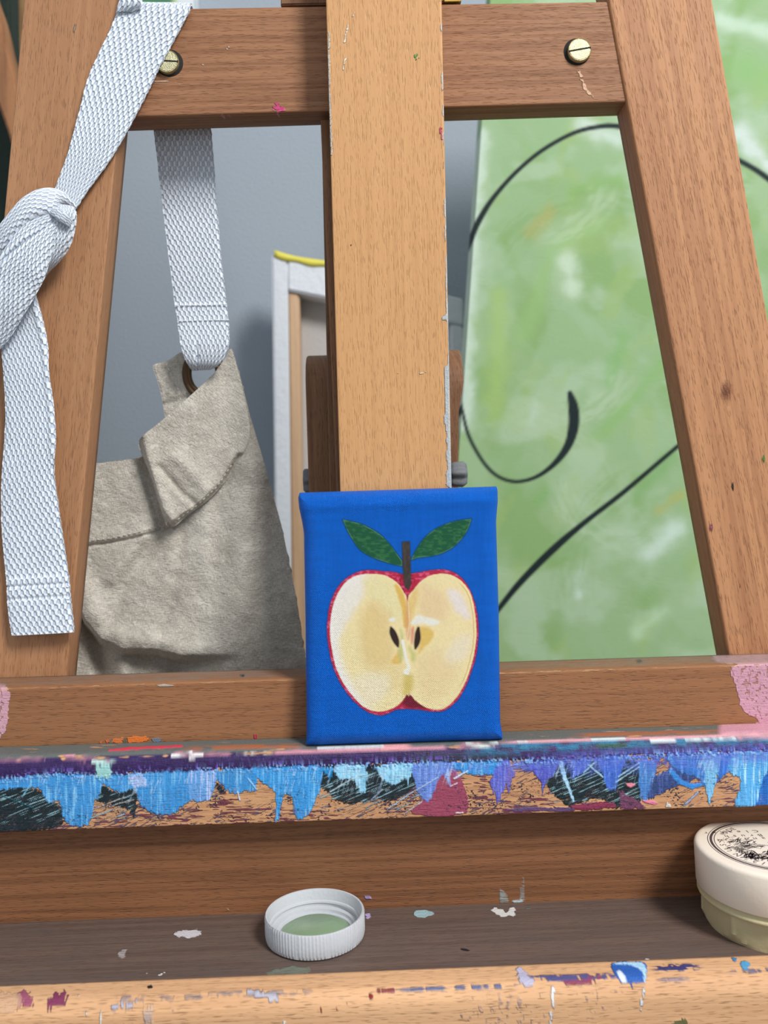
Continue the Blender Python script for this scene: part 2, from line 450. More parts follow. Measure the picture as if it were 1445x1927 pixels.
def build_bar():
    def pn(p, V):
        spots(p, [([(516, 203), (532, 206)], 3, (200, 60, 120), .2), ([(522, 196), (524, 212)], 2.5, (205, 60, 125), .2), ([(418, 218), (430, 219)], 2.2, (190, 60, 110), .2),
                  ([(292, 152), (330, 155), (338, 158)], 1.0, (222, 190, 165), .1), ([(1090, 135), (1100, 165), (1115, 182)], 2.4, (212, 170, 140), 0), ([(427, 92), (432, 88)], .9, (225, 200, 180), 0),
                  ([(377, 124), (383, 121)], .9, (220, 190, 170), 0)])
        d = sm(10, 1, 222-.0303*(p.x-215)-p.y)  # worn pale lower arris
        p.over(.25*d*vn(p.x/9, p.y/3, 8), (218, 180, 150))
    A = at([195, 1160], [17.6, 1.8], DL+.0012); B = at([195, 1185], [222, 191.6], DL+.0012)
    board('crossbar', A[0], A[1], B[0], B[1], NY, .0125, M['bar'], E, .0009, .0009, 60, 260, painter=pn)
    for (x, y, sh, sl) in ((1085.5, 97.5, 0, -9), (319, 119, 0, 4)):
        c = at(x, y, DL+.0012)
        k = .34/F
        hole = lathe('screw_hole', [(0, .00008), (24.6*k, .00008), (25.2*k, 0), (25.2*k, -.002)], c, M['black'], E, 64, 'Y')  # black disc on the surface, the hole's shade put into its colour
        R = 21.5*k
        s = lathe('screw', [(0, .0019), (R*.86, .0019), (R*.88, .0017), (R*.93, .0017), (R*.95, .0019), (R, .0015), (R, -.001)], c+np.array((.0007 if x > 700 else -.0007, 0, 0)), M['screw'], E, 64, 'Y'); sharp(s, 30)
        tag(s, 'slotted brassed screw head')
        a = math.radians(-sl)
        dx, dz = math.cos(a), math.sin(a); nx, nz = -dz, dx
        hw = 1.5*k; hl = R*.97; c = c+np.array((.0007 if x > 700 else -.0007, 0, 0))
        V = []
        for yy in (-.00195, -.0008):
            for (u, v) in ((-hl, -hw), (hl, -hw), (hl, hw), (-hl, hw)):
                V.append((c[0]+dx*u+nx*v, c[1]+yy, c[2]+dz*u+nz*v))
        # slot: black bar on the head, groove shade put into its colour
        g = mk('slot', V, [(0, 1, 2, 3), (7, 6, 5, 4), (0, 4, 5, 1), (1, 5, 6, 2), (2, 6, 7, 3), (3, 7, 4, 0)], M['black'], s, smooth=False)
build_bar()

def build_mast():
    def pn(p, V):
        xr = 831+(p.y)*(850-831)/920
        e = xr-p.x
        n = fbm(p.x/7, p.y/9, 21)
        w = np.interp(p.y, [560, 590, 600, 604, 640, 686, 690, 705, 730, 770, 800, 830, 860, 885, 912, 920], [1, 3, 14, 2, 1, 2, 9, 11, 9, 8, 12, 7, 8, 9, 12, 2])
        p.over(sm(1.2, -1.2, e-w*(.55+.9*n))*sm(560, 580, p.y), (178, 184, 186), .5)
        p.over(.8*sm(1.5, 0, e-1.2-2.5*n)*sm(.42, .6, vn(p.x/3, p.y/26, 9)), (200, 190, 180), .1)
        spots(p, [([(783, 104), (784, 108)], 2.6, (84, 146, 74), .3), ([(829, 240), (831, 262)], 1.8, (190, 70, 90), .1), ([(790, 703), (801, 700)], 0.9, (235, 215, 180), 0),
                  ([(748, 702), (748.5, 703)], 1.5, (90, 60, 30), 0), ([(661, 461), (661.5, 462)], 1.2, (80, 50, 25), 0), ([(619, 60), (620, 180), (624, 290)], 1.6, (196, 188, 176), .2),
                  ([(648, 80), (652, 62), (655, 48)], 1.1, (240, 225, 205), .4), ([(664, 30), (668, 22)], 1.0, (240, 225, 205), .4), ([(645, 130), (650, 110)], 1.0, (240, 225, 205), .4)])
    A = at([609, 641.5], [-150, 980], .3255); B = at([828, 851.3], [-150, 980], .3255)
    board('mast', A[0], A[1], B[0], B[1], NY, .0145, M['mast'], E, .0005, .0006, 80, 420, painter=pn)
    A = at([603, 637], [226, 1000], .3415); B = at([828, 851], [226, 1000], .3415)
    board('mast_spacer', A[0], A[1], B[0], B[1], NY, .0115, M['rear'], E, .0006, .0006, 4, 8)
    A = at([596, 631], [-150, 1400], .3545); B = at([815, 832], [-150, 1400], .3545)
    board('rear_mast', A[0], A[1], B[0], B[1], NY, .011, M['rear'], E, .0006, .0006, 4, 8)
    prism('top_block', [(528, -90), (866, -94), (868, 3), (528, 9)], .3420, .02, M['rear'], E, .0005)
    prism('brass_plate', [(836, -40), (866, -41), (867, 2), (836, 3)], .3412, .0008, M['plate'], E, .0002)
    # hinge blocks behind the mast: front face, then a top that curves away
    def block(name, x0, x1, ytop, ybend, ybot, taper, D):
        n = 10; rows = []
        R = None
        zt = at(x0, ytop, D)[2]; zb = at(x0, ybend, D)[2]; Rr = (zt-zb)
        pts = [(D, at(x0, ybot, D)[2])]
        for k in range(n+1):
            a = math.pi/2*k/n; pts.append((D+Rr*(1-math.cos(a))*.9, zb+Rr*math.sin(a)))
        pts += [(D+.026, zt), (D+.026, at(x0, ybot, D)[2])]
        X0 = at(x0, ybend, D)[0]; X1 = at(x1, ybend, D)[0]
        V = []; m = len(pts)
        for s, X in ((0, X0), (1, X1)):
            for (yy, zz) in pts:
                t_ = min(1, max(0, (zb-zz)/(zb-pts[0][1])))
                XX = X + (taper*t_*(-1) if s == 1 else taper*0)
                V.append((XX, yy, zz))
        Fc = [[k, (k+1) % m, m+(k+1) % m, m+k] for k in range(m)]+[list(range(m))[::-1], [m+k for k in range(m)]]
        o = mk(name, V, Fc, M['rear'], E, uv=[(v[0]+v[1]*.3, v[2]) for v in V], smooth=False)
        b = o.modifiers.new('bevel', 'BEVEL'); b.width = .0011; b.segments = 3; b.limit_method = 'ANGLE'; b.angle_limit = .6
        return o
    block('hinge_block', 575, 636, 659, 736, 1010, 0, .372)
    block('hinge_block', 800, 874, 648, 732, 850, .0062, .372)
    prism('rear_leg', [(600, 690), (864, 690), (858, 1500), (606, 1500)], .402, .018, M['rear'], E, .0008)
    # extend the rear leg to the ground, sloping backwards
    a = at(640, 1490, .402); b = at(820, 1490, .402)
    zf = a[2]
    V = []
    for (z, dy) in ((zf+.02, 0), (0.0, .30)):
        for X in (a[0], b[0]):
            for y in (.402, .420): V.append((X, y+dy, z))
    mk('rear_strut', V, [(0, 2, 3, 1), (4, 5, 7, 6), (0, 4, 6, 2), (1, 3, 7, 5), (0, 1, 5, 4), (2, 6, 7, 3)], M['rear'], E, uv=[(v[0], v[2]) for v in V], smooth=False)
    def lobes(a, r, h): return r*(1+.13*math.cos(6*a+.6)) if r > .003 else r
    cR = at(853, 893, .379); cL = at(583, 905, .386)
    k = lathe('knob', [(.0, -.002), (.0045, -.002), (.0052, 0), (.0055, .0042), (.0044, .0058), (.002, .0062), (0, .0062)], cR, M['knob'], E, 72, 'X', lobes)
    k2 = lathe('knob', [(.0, .002), (.0048, .002), (.0052, 0), (.0052, -.0020), (.0044, -.0028), (.002, -.003), (0, -.003)], cL, M['knob'], E, 72, 'X', lobes)
build_mast()

# crop -> pixel transforms used when tracing the dried paint
def tr(s, ox, oy): return lambda L: [(ox+x*s, oy+y*s) for x, y in L]
c5 = tr(.24913, 0, 1380); c6 = tr(.24913, 360, 1380); c7 = tr(.24913, 720, 1360); c8 = tr(.2526, 1080, 1360)
r7 = tr(.4983, 0, 1220); r8 = tr(.5017, 720, 1200)

def brush(p, poly, col, seed, vert=True, soft=1.6, breakup=.35, streak=.25, h=.6, light=None, ragged=5, ang=None):
    """a bristle-marked stroke: ragged outline, streaks along the stroke, broken up near its end"""
    poly = smooth_poly(poly, 3) if len(poly) > 4 else poly
    ys = [q[1] for q in poly]; y0, y1 = min(ys), max(ys); xs = [q[0] for q in poly]
    box = (p.x > min(xs)-12) & (p.x < max(xs)+12) & (p.y > y0-12) & (p.y < y1+12)
    if not box.any(): return
    x = p.x[box]; y = p.y[box]
    if ang is None: a, b = (x, y) if vert else (y, x)
    else: a = x*math.sin(ang)+y*math.cos(ang); b = x*math.cos(ang)-y*math.sin(ang)
    st = vn(a/1.7, b/34, seed)*.6+vn(a/4.2, b/50, seed+3)*.4
    sd = sdpoly(x, y, poly)+ragged*(vn(a/2.2, b/16, seed+1)-.45)+2*(vn(x/3, y/3, seed+2)-.5)
    m = sm(soft, -soft, sd)
    tt = np.clip((y-y0)/(y1-y0+1e-6), 0, 1)
    if breakup: m = m*(1-sm(.25, .7, breakup*(.25+tt)+.55*vn(a/2.0, b/7.0, seed+5)-.12)*breakup*1.6)
    c = lin(col)[None, :]*(1+streak*2.0*(st-.5))[:, None]
    if light is not None:
        lw = sm(.55, .8, st)[:, None]; c = c*(1-lw)+lin(light)[None, :]*lw
    full = np.zeros(p.x.shape); full[box] = m
    cc = np.zeros(p.x.shape+(3,)); cc[box] = np.clip(c, 0, 1)
    p.over(full, cc, h)

def paint_ledge(p, V):
    x, y = p.x, p.y
    yA = np.interp(x, [-400, 0, 360, 720, 1080, 1445, 1800], [1444, 1432, 1421, 1412, 1397, 1388, 1377])
    yC = np.interp(x, [-400, 0, 100, 180, 360, 500, 720, 900, 1080, 1200, 1445, 1800], [1478, 1466, 1455, 1459, 1449, 1443, 1437, 1432, 1428, 1420, 1411, 1400])
    yB = 1566-.0346*x
    face = sm(-2, 4, y-yC)
    # maroon and slate streaks rubbed into the bare lower face
    st = vn(x/14, y/1.6, 31)*.6+vn(x/30, y/2.6, 32)*.4
    rg = fbm(x/70, y/30, 33)
    p.over(.75*face*sm(.50, .68, st)*(.25+.9*sm(.4, .65, rg)), (120, 62, 72))
    st2 = vn((x+2*y)/3.2, (y-x*.3)/9, 35)
    p.over(face*sm(.60, .75, st2)*sm(.4, .6, fbm(x/45, y/40, 36))*.6, (84, 80, 104))
    D = (24, 40, 44)
    for k, (P, ang) in enumerate([(c5([(-60, 420), (280, 425), (360, 500), (460, 560), (470, 690), (300, 730), (-60, 745)]), .9), (c5([(740, 390), (900, 450), (1000, 375), (1040, 520), (1010, 630), (960, 570), (800, 530), (720, 500)]), .9),
                         (c6([(930, 250), (1445, 240), (1445, 480), (1150, 525), (1030, 440), (960, 400)]), .8), (c7([(-10, 400), (300, 320), (260, 470), (120, 560), (-10, 590)]), .8), (c6([(180, 350), (270, 450), (200, 450)]), .8),
                         (c7([(1240, 400), (1330, 330), (1450, 330), (1450, 640), (1360, 600), (1240, 480)]), .8), (c8([(-5, 380), (180, 270), (480, 290), (490, 580), (380, 600), (300, 640), (180, 560), (-5, 600)]), .8)]):
        brush(p, P, D, 60+k, soft=1.4, breakup=.27, streak=.3, ragged=7, ang=ang)
    # fine pale scratches dragged across the dark patches
    for k, (x0, x1) in enumerate(((0, 115), (165, 250), (600, 830), (1030, 1205))):
        s = vn((x*.42+y)/1.3, (x-y*.42)/26, 90+k)
        win = sm(x0-8, x0+10, x)*sm(x1+8, x1-10, x)*sm(-2, 6, y-yC-14)*sm(2, -8, y-yB+14)
        p.over(win*sm(.74, .84, s)*.9, (150, 190, 200), .5)
    brush(p, c7([(225, 685), (330, 560), (420, 400), (520, 350), (600, 440), (625, 685)]), (158, 72, 96), 70, breakup=.18, streak=.15, ragged=3, vert=False)
    brush(p, c8([(330, 500), (500, 590), (520, 640), (340, 640)]), (118, 66, 96), 71, breakup=.2)
    brush(p, c8([(-20, 612), (300, 585), (310, 640), (-20, 655)]), (140, 52, 80), 72, breakup=.2, vert=False)
    brush(p, c7([(1000, 640), (1445, 640), (1445, 665), (900, 672)]), (96, 70, 110), 73, breakup=.3, vert=False)
    B1, B2, PC, PW = (66, 152, 220), (92, 172, 232), (150, 214, 246), (180, 200, 244)
    S = [(c5([(-60, 340), (200, 320), (400, 270), (770, 325), (720, 520), (660, 690), (500, 670), (440, 500), (370, 530), (270, 410), (-60, 425)]), B1, (128, 196, 240)),
         (c5([(740, 320), (1040, 300), (1445, 270), (1450, 480), (1390, 540), (1300, 612), (1150, 600), (1050, 520), (1030, 420), (900, 445), (780, 380)]), B1, (120, 190, 238)),
         (c5([(960, 330), (1080, 300), (1130, 400), (1010, 410)]), PW, (215, 225, 250)),
         (c6([(-10, 280), (200, 290), (175, 400), (130, 502), (-10, 500)]), (108, 168, 232), (196, 210, 250)),
         (c6([(190, 290), (450, 240), (495, 425), (400, 440), (340, 460), (260, 420)]), (64, 148, 214), (130, 190, 235)),
         (c6([(480, 230), (960, 200), (965, 440), (880, 620), (790, 640), (760, 490), (715, 460), (690, 500), (660, 655), (625, 655), (640, 460), (500, 340)]), (62, 156, 226), (118, 192, 240)),
         (c6([(980, 258), (1075, 255), (1045, 352)]), (40, 148, 214), None),
         (c6([(1080, 250), (1310, 243), (1310, 440), (1265, 430), (1220, 350), (1120, 345)]), PC, (190, 232, 252)),
         (c6([(1390, 255), (1445, 250), (1445, 350)]), PC, (220, 240, 252)),
         (c7([(-10, 318), (240, 308), (205, 420), (190, 500), (170, 420), (100, 462), (30, 450), (-10, 400)]), PC, (186, 230, 250)),
         (c7([(235, 305), (560, 290), (530, 350), (440, 395), (400, 480), (350, 595), (290, 560), (250, 470)]), (106, 140, 222), (140, 175, 238)),
         (c7([(450, 385), (500, 355), (512, 478)]), (132, 162, 236), None),
         (c7([(530, 320), (640, 290), (900, 275), (870, 385), (640, 385)]), (52, 150, 226), (110, 196, 244)),
         (c7([(815, 430), (900, 285), (965, 290), (935, 430), (875, 610), (850, 560)]), (96, 104, 206), (128, 134, 224)),
         (c7([(940, 300), (1000, 380), (950, 530), (930, 470)]), (120, 110, 190), None),
         (c7([(1070, 290), (1310, 262), (1290, 390), (1240, 430), (1205, 545), (1180, 420)]), (88, 92, 196), (120, 124, 220)),
         (c8([(180, 235), (390, 225), (340, 380), (300, 500), (240, 470)]), (70, 112, 214), (118, 160, 240)),
         (c8([(-20, 250), (160, 240), (60, 380), (-20, 420)]), (84, 108, 212), (120, 150, 240)),
         (c8([(480, 300), (615, 310), (580, 450), (545, 575), (500, 560)]), (78, 134, 206), (110, 170, 226)),
         (c8([(580, 430), (720, 340), (900, 330), (900, 420), (700, 500), (550, 570)]), (54, 76, 132), (80, 100, 170)),
         (c8([(690, 235), (970, 230), (970, 440), (900, 400), (760, 350)]), (60, 122, 204), (100, 160, 232)),
         (c8([(960, 235), (1090, 240), (1070, 390), (1035, 520), (1008, 612), (985, 520)]), (128, 196, 240), (196, 226, 250)),
         (c8([(1090, 230), (1200, 230), (1180, 340), (1060, 440)]), (52, 116, 210), (90, 150, 235)),
         (c8([(1390, 300), (1460, 290), (1460, 615), (1330, 618)]), (22, 102, 190), (40, 120, 205)),
         (c8([(1170, 225), (1460, 220), (1450, 330), (1390, 460), (1345, 618), (1200, 625), (1240, 430), (1160, 370)]), (88, 176, 236), (186, 232, 250))]
    for k, (P, c, lt) in enumerate(S):
        brush(p, P, c, 100+7*k, breakup=.26, streak=.22, light=lt, ragged=5, h=.7)
    w = dseg(x, y, c8([(720, 360), (790, 440), (880, 475), (970, 455)]), [10, 10, 9, 6])
    p.over(sm(1.5, -1.5, w+3*(vn(x/2, y/5, 4)-.5)), (60, 140, 220), .6)
    w = dseg(x, y, c7([(1340, 290), (1375, 420), (1440, 590)]), [9, 7, 3])
    p.over(sm(1.5, -1.5, w+3*(vn(x/2, y/5, 4)-.5)), (176, 222, 246), .8)
    for P, wd, c in ((c7([(40, 650), (200, 540), (420, 410)]), 2, (176, 196, 214)), (c7([(540, 420), (640, 365)]), 4, (200, 214, 232)), (c7([(510, 480), (560, 455)]), 2, (230, 225, 235)), (c7([(160, 690), (300, 590)]), 2, (200, 190, 205)),
                     (c8([(70, 370), (160, 290)]), 4, (160, 200, 215)), (c8([(330, 400), (480, 300)]), 3, (165, 205, 220)), (c8([(310, 440), (480, 330)]), 2.5, (165, 205, 220)), (c8([(100, 310), (210, 400)]), 4, (160, 200, 215)),
                     (c8([(820, 615), (920, 520)]), 5, (150, 160, 190)), (c6([(350, 440), (368, 505)]), 3, (205, 225, 245)), (c6([(430, 340), (495, 425)]), 3, (150, 200, 240)), (c7([(555, 680), (605, 678)]), 2.4, (235, 225, 232)),
                     (c6([(1050, 440), (1200, 350), (1300, 310)]), 2.4, (180, 205, 215)), (c6([(1360, 500), (1445, 420)]), 2.4, (150, 160, 185)), (c5([(170, 480), (240, 370)]), 2, (130, 200, 225)), (c5([(20, 470), (250, 560)]), 3, (26, 84, 96)), (c5([(860, 540), (1010, 500)]), 1.6, (190, 170, 160)), (c5([(700, 575), (940, 480)]), 1.6, (200, 190, 180))):
        p.over(sm(1.0, -1.0, dseg(x, y, P)-wd*.5*.8+1.2*(vn(x/2, y/2, 6)-.5)), c, .9)
    p.over(sm(1, -1, sdpoly(x, y, c8([(385, 450), (430, 448), (458, 462), (420, 482), (395, 470)]))), (236, 140, 160), .8)
    p.over(sm(1, -1, sdpoly(x, y, c8([(505, 575), (590, 580), (625, 600), (600, 612), (530, 596)]))), (232, 130, 160), .8)
    p.over(sm(1, -1, sdpoly(x, y, c8([(680, 628), (690, 590), (722, 612), (722, 630)]))), (226, 214, 206), .8)
    # dark and wood specks showing through the thin ends of the strokes
    dd = y-yC
    p.over(face*.7*sm(20, 60, dd)*sm(.70, .80, vn(x/2.4, y/2.0, 81))*sm(.45, .65, fbm(x/30, y/22, 82)), (28, 46, 60), .2)
    p.over(face*.55*sm(.66, .8, vn((x+y*.3)/2.2, y/16, 83))*sm(70, 10, dd)*sm(.4, .6, fbm(x/40, y/60, 84)), (196, 222, 248), 1.0)
    # hazy blue-violet veil over the right half
    p.over(face*.72*sm(930, 1010, x)*sm(42, 4, dd+10*(vn(x/14, y/30, 85)-.5))*sm(.25, .6, fbm(x/7, y/7, 86)), (88, 106, 204), .5)
    p.over(face*.5*sm(760, 860, x)*sm(34, 4, dd)*sm(.4, .65, fbm(x/6, y/7, 87)), (112, 134, 220), .5)
    # thick rounded bead of dark violet along the top arris
    wig = 5*(vn(x/9, y/9, 41)-.5)+4*(vn(x/2.6, y/4, 42)-.5)
    band = sm(-1.2, 1.2, y-yA-2.5*(vn(x/12, y/60, 43)-.5))*sm(2, -2, y-yC-wig)
    f = np.clip((y-yA)/(yC-yA), 0, 1)[..., None]
    sx = lambda a, b: sm(a, b, x)[..., None]
    c = lin((52, 34, 84))*np.ones(x.shape+(3,))
    cc = lin((54, 58, 76)); m = sx(745, 800)*(1-sx(930, 1010))*sm(.35, .6, f); c = c*(1-m)+cc*m
    m = sx(850, 930)*sm(.75, .35, f)*sm(.3, .55, fbm(x/26, y/3, 47))[..., None]; c = c*(1-m)+lin((28, 104, 140))*m
    m = sx(980, 1080)*sm(.4, .8, f); c = c*(1-m)+lin((74, 64, 130))*m
    c = c*(.75+.5*vn(x/16, y/1.5, 44))[..., None]
    p.over(band, c, .9)
    m = np.exp(-((x-1150)/34)**2-((y-(yA+9))/4.5)**2); p.over(sm(.35, .6, m)*band, (34, 74, 46), .9)
    fr = sm(12, 0, np.abs(y-yC+5))
    p.over(fr*sm(.66, .78, vn(x/3.1, y/2.8, 45))*(.5+.5*sm(.4, .6, vn(x/40, y/40, 46)))*.9, (112, 84, 176), 1.0)
    fr = sm(11, 0, np.abs(y-yC-2))
    p.over(fr*sm(.54, .70, vn(x/2.6, y/4.6, 48))*(.3+.7*sm(.3, .5, vn(x/60, y/40, 49))), (138, 184, 238), 1.3)
    win = sm(950, 1090, x)*sm(16, 0, np.abs(y-yC+1))
    p.over(win*sm(.55, .75, vn(x/3.4, y/4.0, 50))*.7, (84, 104, 196), 1.1)
    q = np.exp(-((x-196)/17)**2-((y-1450)/17)**2)
    p.over(sm(.3, .6, q+.5*(vn(x/2, y/4, 51)-.5)), (160, 212, 208), 1.0)
    p.over(.9*sm(140, 180, x)*sm(215, 195, x)*sm(7, 0, np.abs(y-1436+.06*(x-160)))*sm(.45, .6, vn(x/5, y/2, 52)), (200, 130, 160), .9)
    # top surface of the ledge: smears of pink, grey, orange and red
    top = sm(1, -1, y-yA)
    d = yA-y
    p.over(top*sm(0, 3, d)*.95*sm(.12, .4, fbm(x/60, y/3, 53)), (100, 106, 104), .3)
    p.over(top*sm(6.5, 3.0, d+3*(vn(x/16, y/2, 54)-.5))*sm(-60, 0, x)*sm(.2, .45, vn(x/50, 3, 55)), (206, 142, 156), .6)
    p.over(top*sm(8, 5, d+2*(vn(x/16, y/2, 54)-.5))*sm(940, 985, x), (222, 160, 165), .6)
    p.over(sm(1, -1, sdpoly(x, y, c7([(-20, 172), (110, 168), (230, 175), (200, 195), (100, 208), (50, 222), (-20, 205)]))), (226, 158, 160), 1)
    p.over(top*.8*sm(8, 11, d)*sm(19, 14, d)*(sm(330, 380, x)*sm(590, 560, x)+sm(1060, 1120, x)*sm(1400, 1330, x))*sm(.2, .5, fbm(x/30, y/2, 56)), (180, 104, 66), .3)
    for P, wd, cl in ((c5([(830, 133), (1000, 118), (1200, 108), (1370, 100)]), 5, (214, 62, 84)), (c5([(1300, 165), (1445, 150)]), 5, (236, 232, 232)), (c6([(-10, 180), (80, 165)]), 7, (236, 228, 228)),
                      (c6([(340, 148), (480, 143), (610, 138)]), 3, (226, 214, 206)), (c6([(960, 118), (1200, 112), (1445, 98)]), 5, (206, 214, 214)), (c7([(640, 165), (760, 175), (860, 158)]), 6, (206, 212, 206)),
                      (c7([(1020, 150), (1200, 153)]), 2, (220, 220, 220)), (c8([(130, 135), (240, 130), (370, 125)]), 5, (214, 220, 222)), (c8([(570, 135), (720, 135), (760, 125)]), 3, (214, 220, 222)),
                      (c8([(830, 125), (1000, 118), (1200, 112)]), 4, (196, 210, 214)), (c8([(1130, 72), (1335, 68)]), 4.6, (240, 230, 230)), (c5([(340, 190), (560, 175)]), 3, (214, 150, 165)), (c5([(700, 215), (900, 195)]), 4, (190, 214, 208))):
        p.over(sm(1.1, -1.1, dseg(x, y, P)-wd*.5+1.6*(vn(x/6, y/2, 57)-.5)), cl, 1)
    p.over(sm(1348, 1362, x+4*vn(x/4, y/4, 2))*top*sm(5, 8, d), (208, 150, 166), .7)

def paint_rail(p, V):
    x, y = p.x, p.y
    def pk(P, c, a=1.0):
        sd = sdpoly(x, y, smooth_poly(P, 3))+6*(fbm(x/9, y/9, 3)-.5)+2*(vn(x/3, y/2, 4)-.5)
        p.over(a*sm(1.2, -1.2, sd)*(1-.55*sm(.62, .72, vn(x/3, y/5, 8))), lin(c)*np.ones(x.shape+(3,))*(.92+.16*vn(x/12, y/3, 5))[..., None], .7)
    pk([(-40, 1290), (14, 1293), (15, 1345), (10, 1375), (-3, 1392), (-40, 1400)], (208, 158, 170))
    pk(r8([(1308, 108), (1460, 92), (1460, 330), (1392, 300), (1345, 265), (1325, 180)]), (204, 152, 168))
    pk(r8([(1240, 88), (1262, 58), (1460, 46), (1460, 96), (1300, 96)]), (196, 156, 160), .75)
    pk(r8([(1378, 370), (1400, 318), (1460, 310), (1460, 372)]), (208, 152, 168))
    for P, c in ((c5([(850, 42), (930, 30), (925, 82), (850, 70)]), (214, 118, 60)), (c5([(960, 28), (1100, 22), (1130, 50), (1060, 74), (970, 72)]), (222, 118, 50)), (c5([(750, 60), (775, 58), (770, 78), (750, 76)]), (205, 110, 60)),
                 (c5([(795, 48), (822, 45), (820, 76), (800, 76)]), (214, 112, 60)), (c5([(825, 52), (850, 45), (845, 85), (825, 85)]), (112, 110, 100)), (c5([(930, 40), (960, 35), (955, 80), (925, 85)]), (108, 96, 80)),
                 (c5([(1145, 40), (1210, 35), (1215, 62), (1185, 78), (1150, 65)]), (112, 122, 138)), (c6([(472, 8), (492, 6), (496, 44), (476, 46)]), (186, 56, 70))):
        p.over(sm(1, -1, sdpoly(x, y, P)+2.4*(vn(x/3, y/3, 6)-.5)), c, .8)
    p.over(.8*sm(1, -1, sdpoly(x, y, r7([(590, 138), (620, 134), (665, 140), (640, 146), (600, 145)]))), (168, 160, 156), .4)
    up = sm(-1, -5, y-(1295-.0318*x))
    p.over(.45*up*(.7+.5*fbm(x/40, y/4, 61)), (128, 118, 108))
    # worn pale wood along the front arris
    ye = 1295-.0318*x
    p.over(.35*sm(6, 1, np.abs(y-ye-2))*sm(.35, .6, vn(x/14, y/3, 11)), (214, 172, 128))
    spots(p, [([(456, 1271), (458, 1271)], 2, (50, 40, 34), 0), ([(1202, 1245), (1206, 1244)], 2.4, (60, 54, 50), .2)])

def build_rail():
    A = at([-450, 1900], [1295+.0318*450, 1295-.0318*1900], .3205); B = at([-450, 1900], [1452+.0305*450, 1452-.0305*1900], .3205)
    board('rail', A[0], A[1], B[0], B[1], NY, .0195, M['rail'], E, .0008, .0005, 70, 900, ns=8, painter=paint_rail)
    A = at([-450, 1900], [1427+.0305*450, 1427-.0305*1900], .306); B = at([-450, 1900], [1566+.0346*450, 1566-.0346*1900], .306)
    # dense only where it shows
    tl = np.concatenate([np.linspace(0, .185, 20)[:-1], np.linspace(.185, .82, 1250), np.linspace(.82, 1, 20)[1:]])
    board('ledge', A[0], A[1], B[0], B[1], NY, .0143, M['ledge'], E, .0050, .0005, 96, tl=tl, ns=22, painter=paint_ledge, wob=.00035)
build_rail()

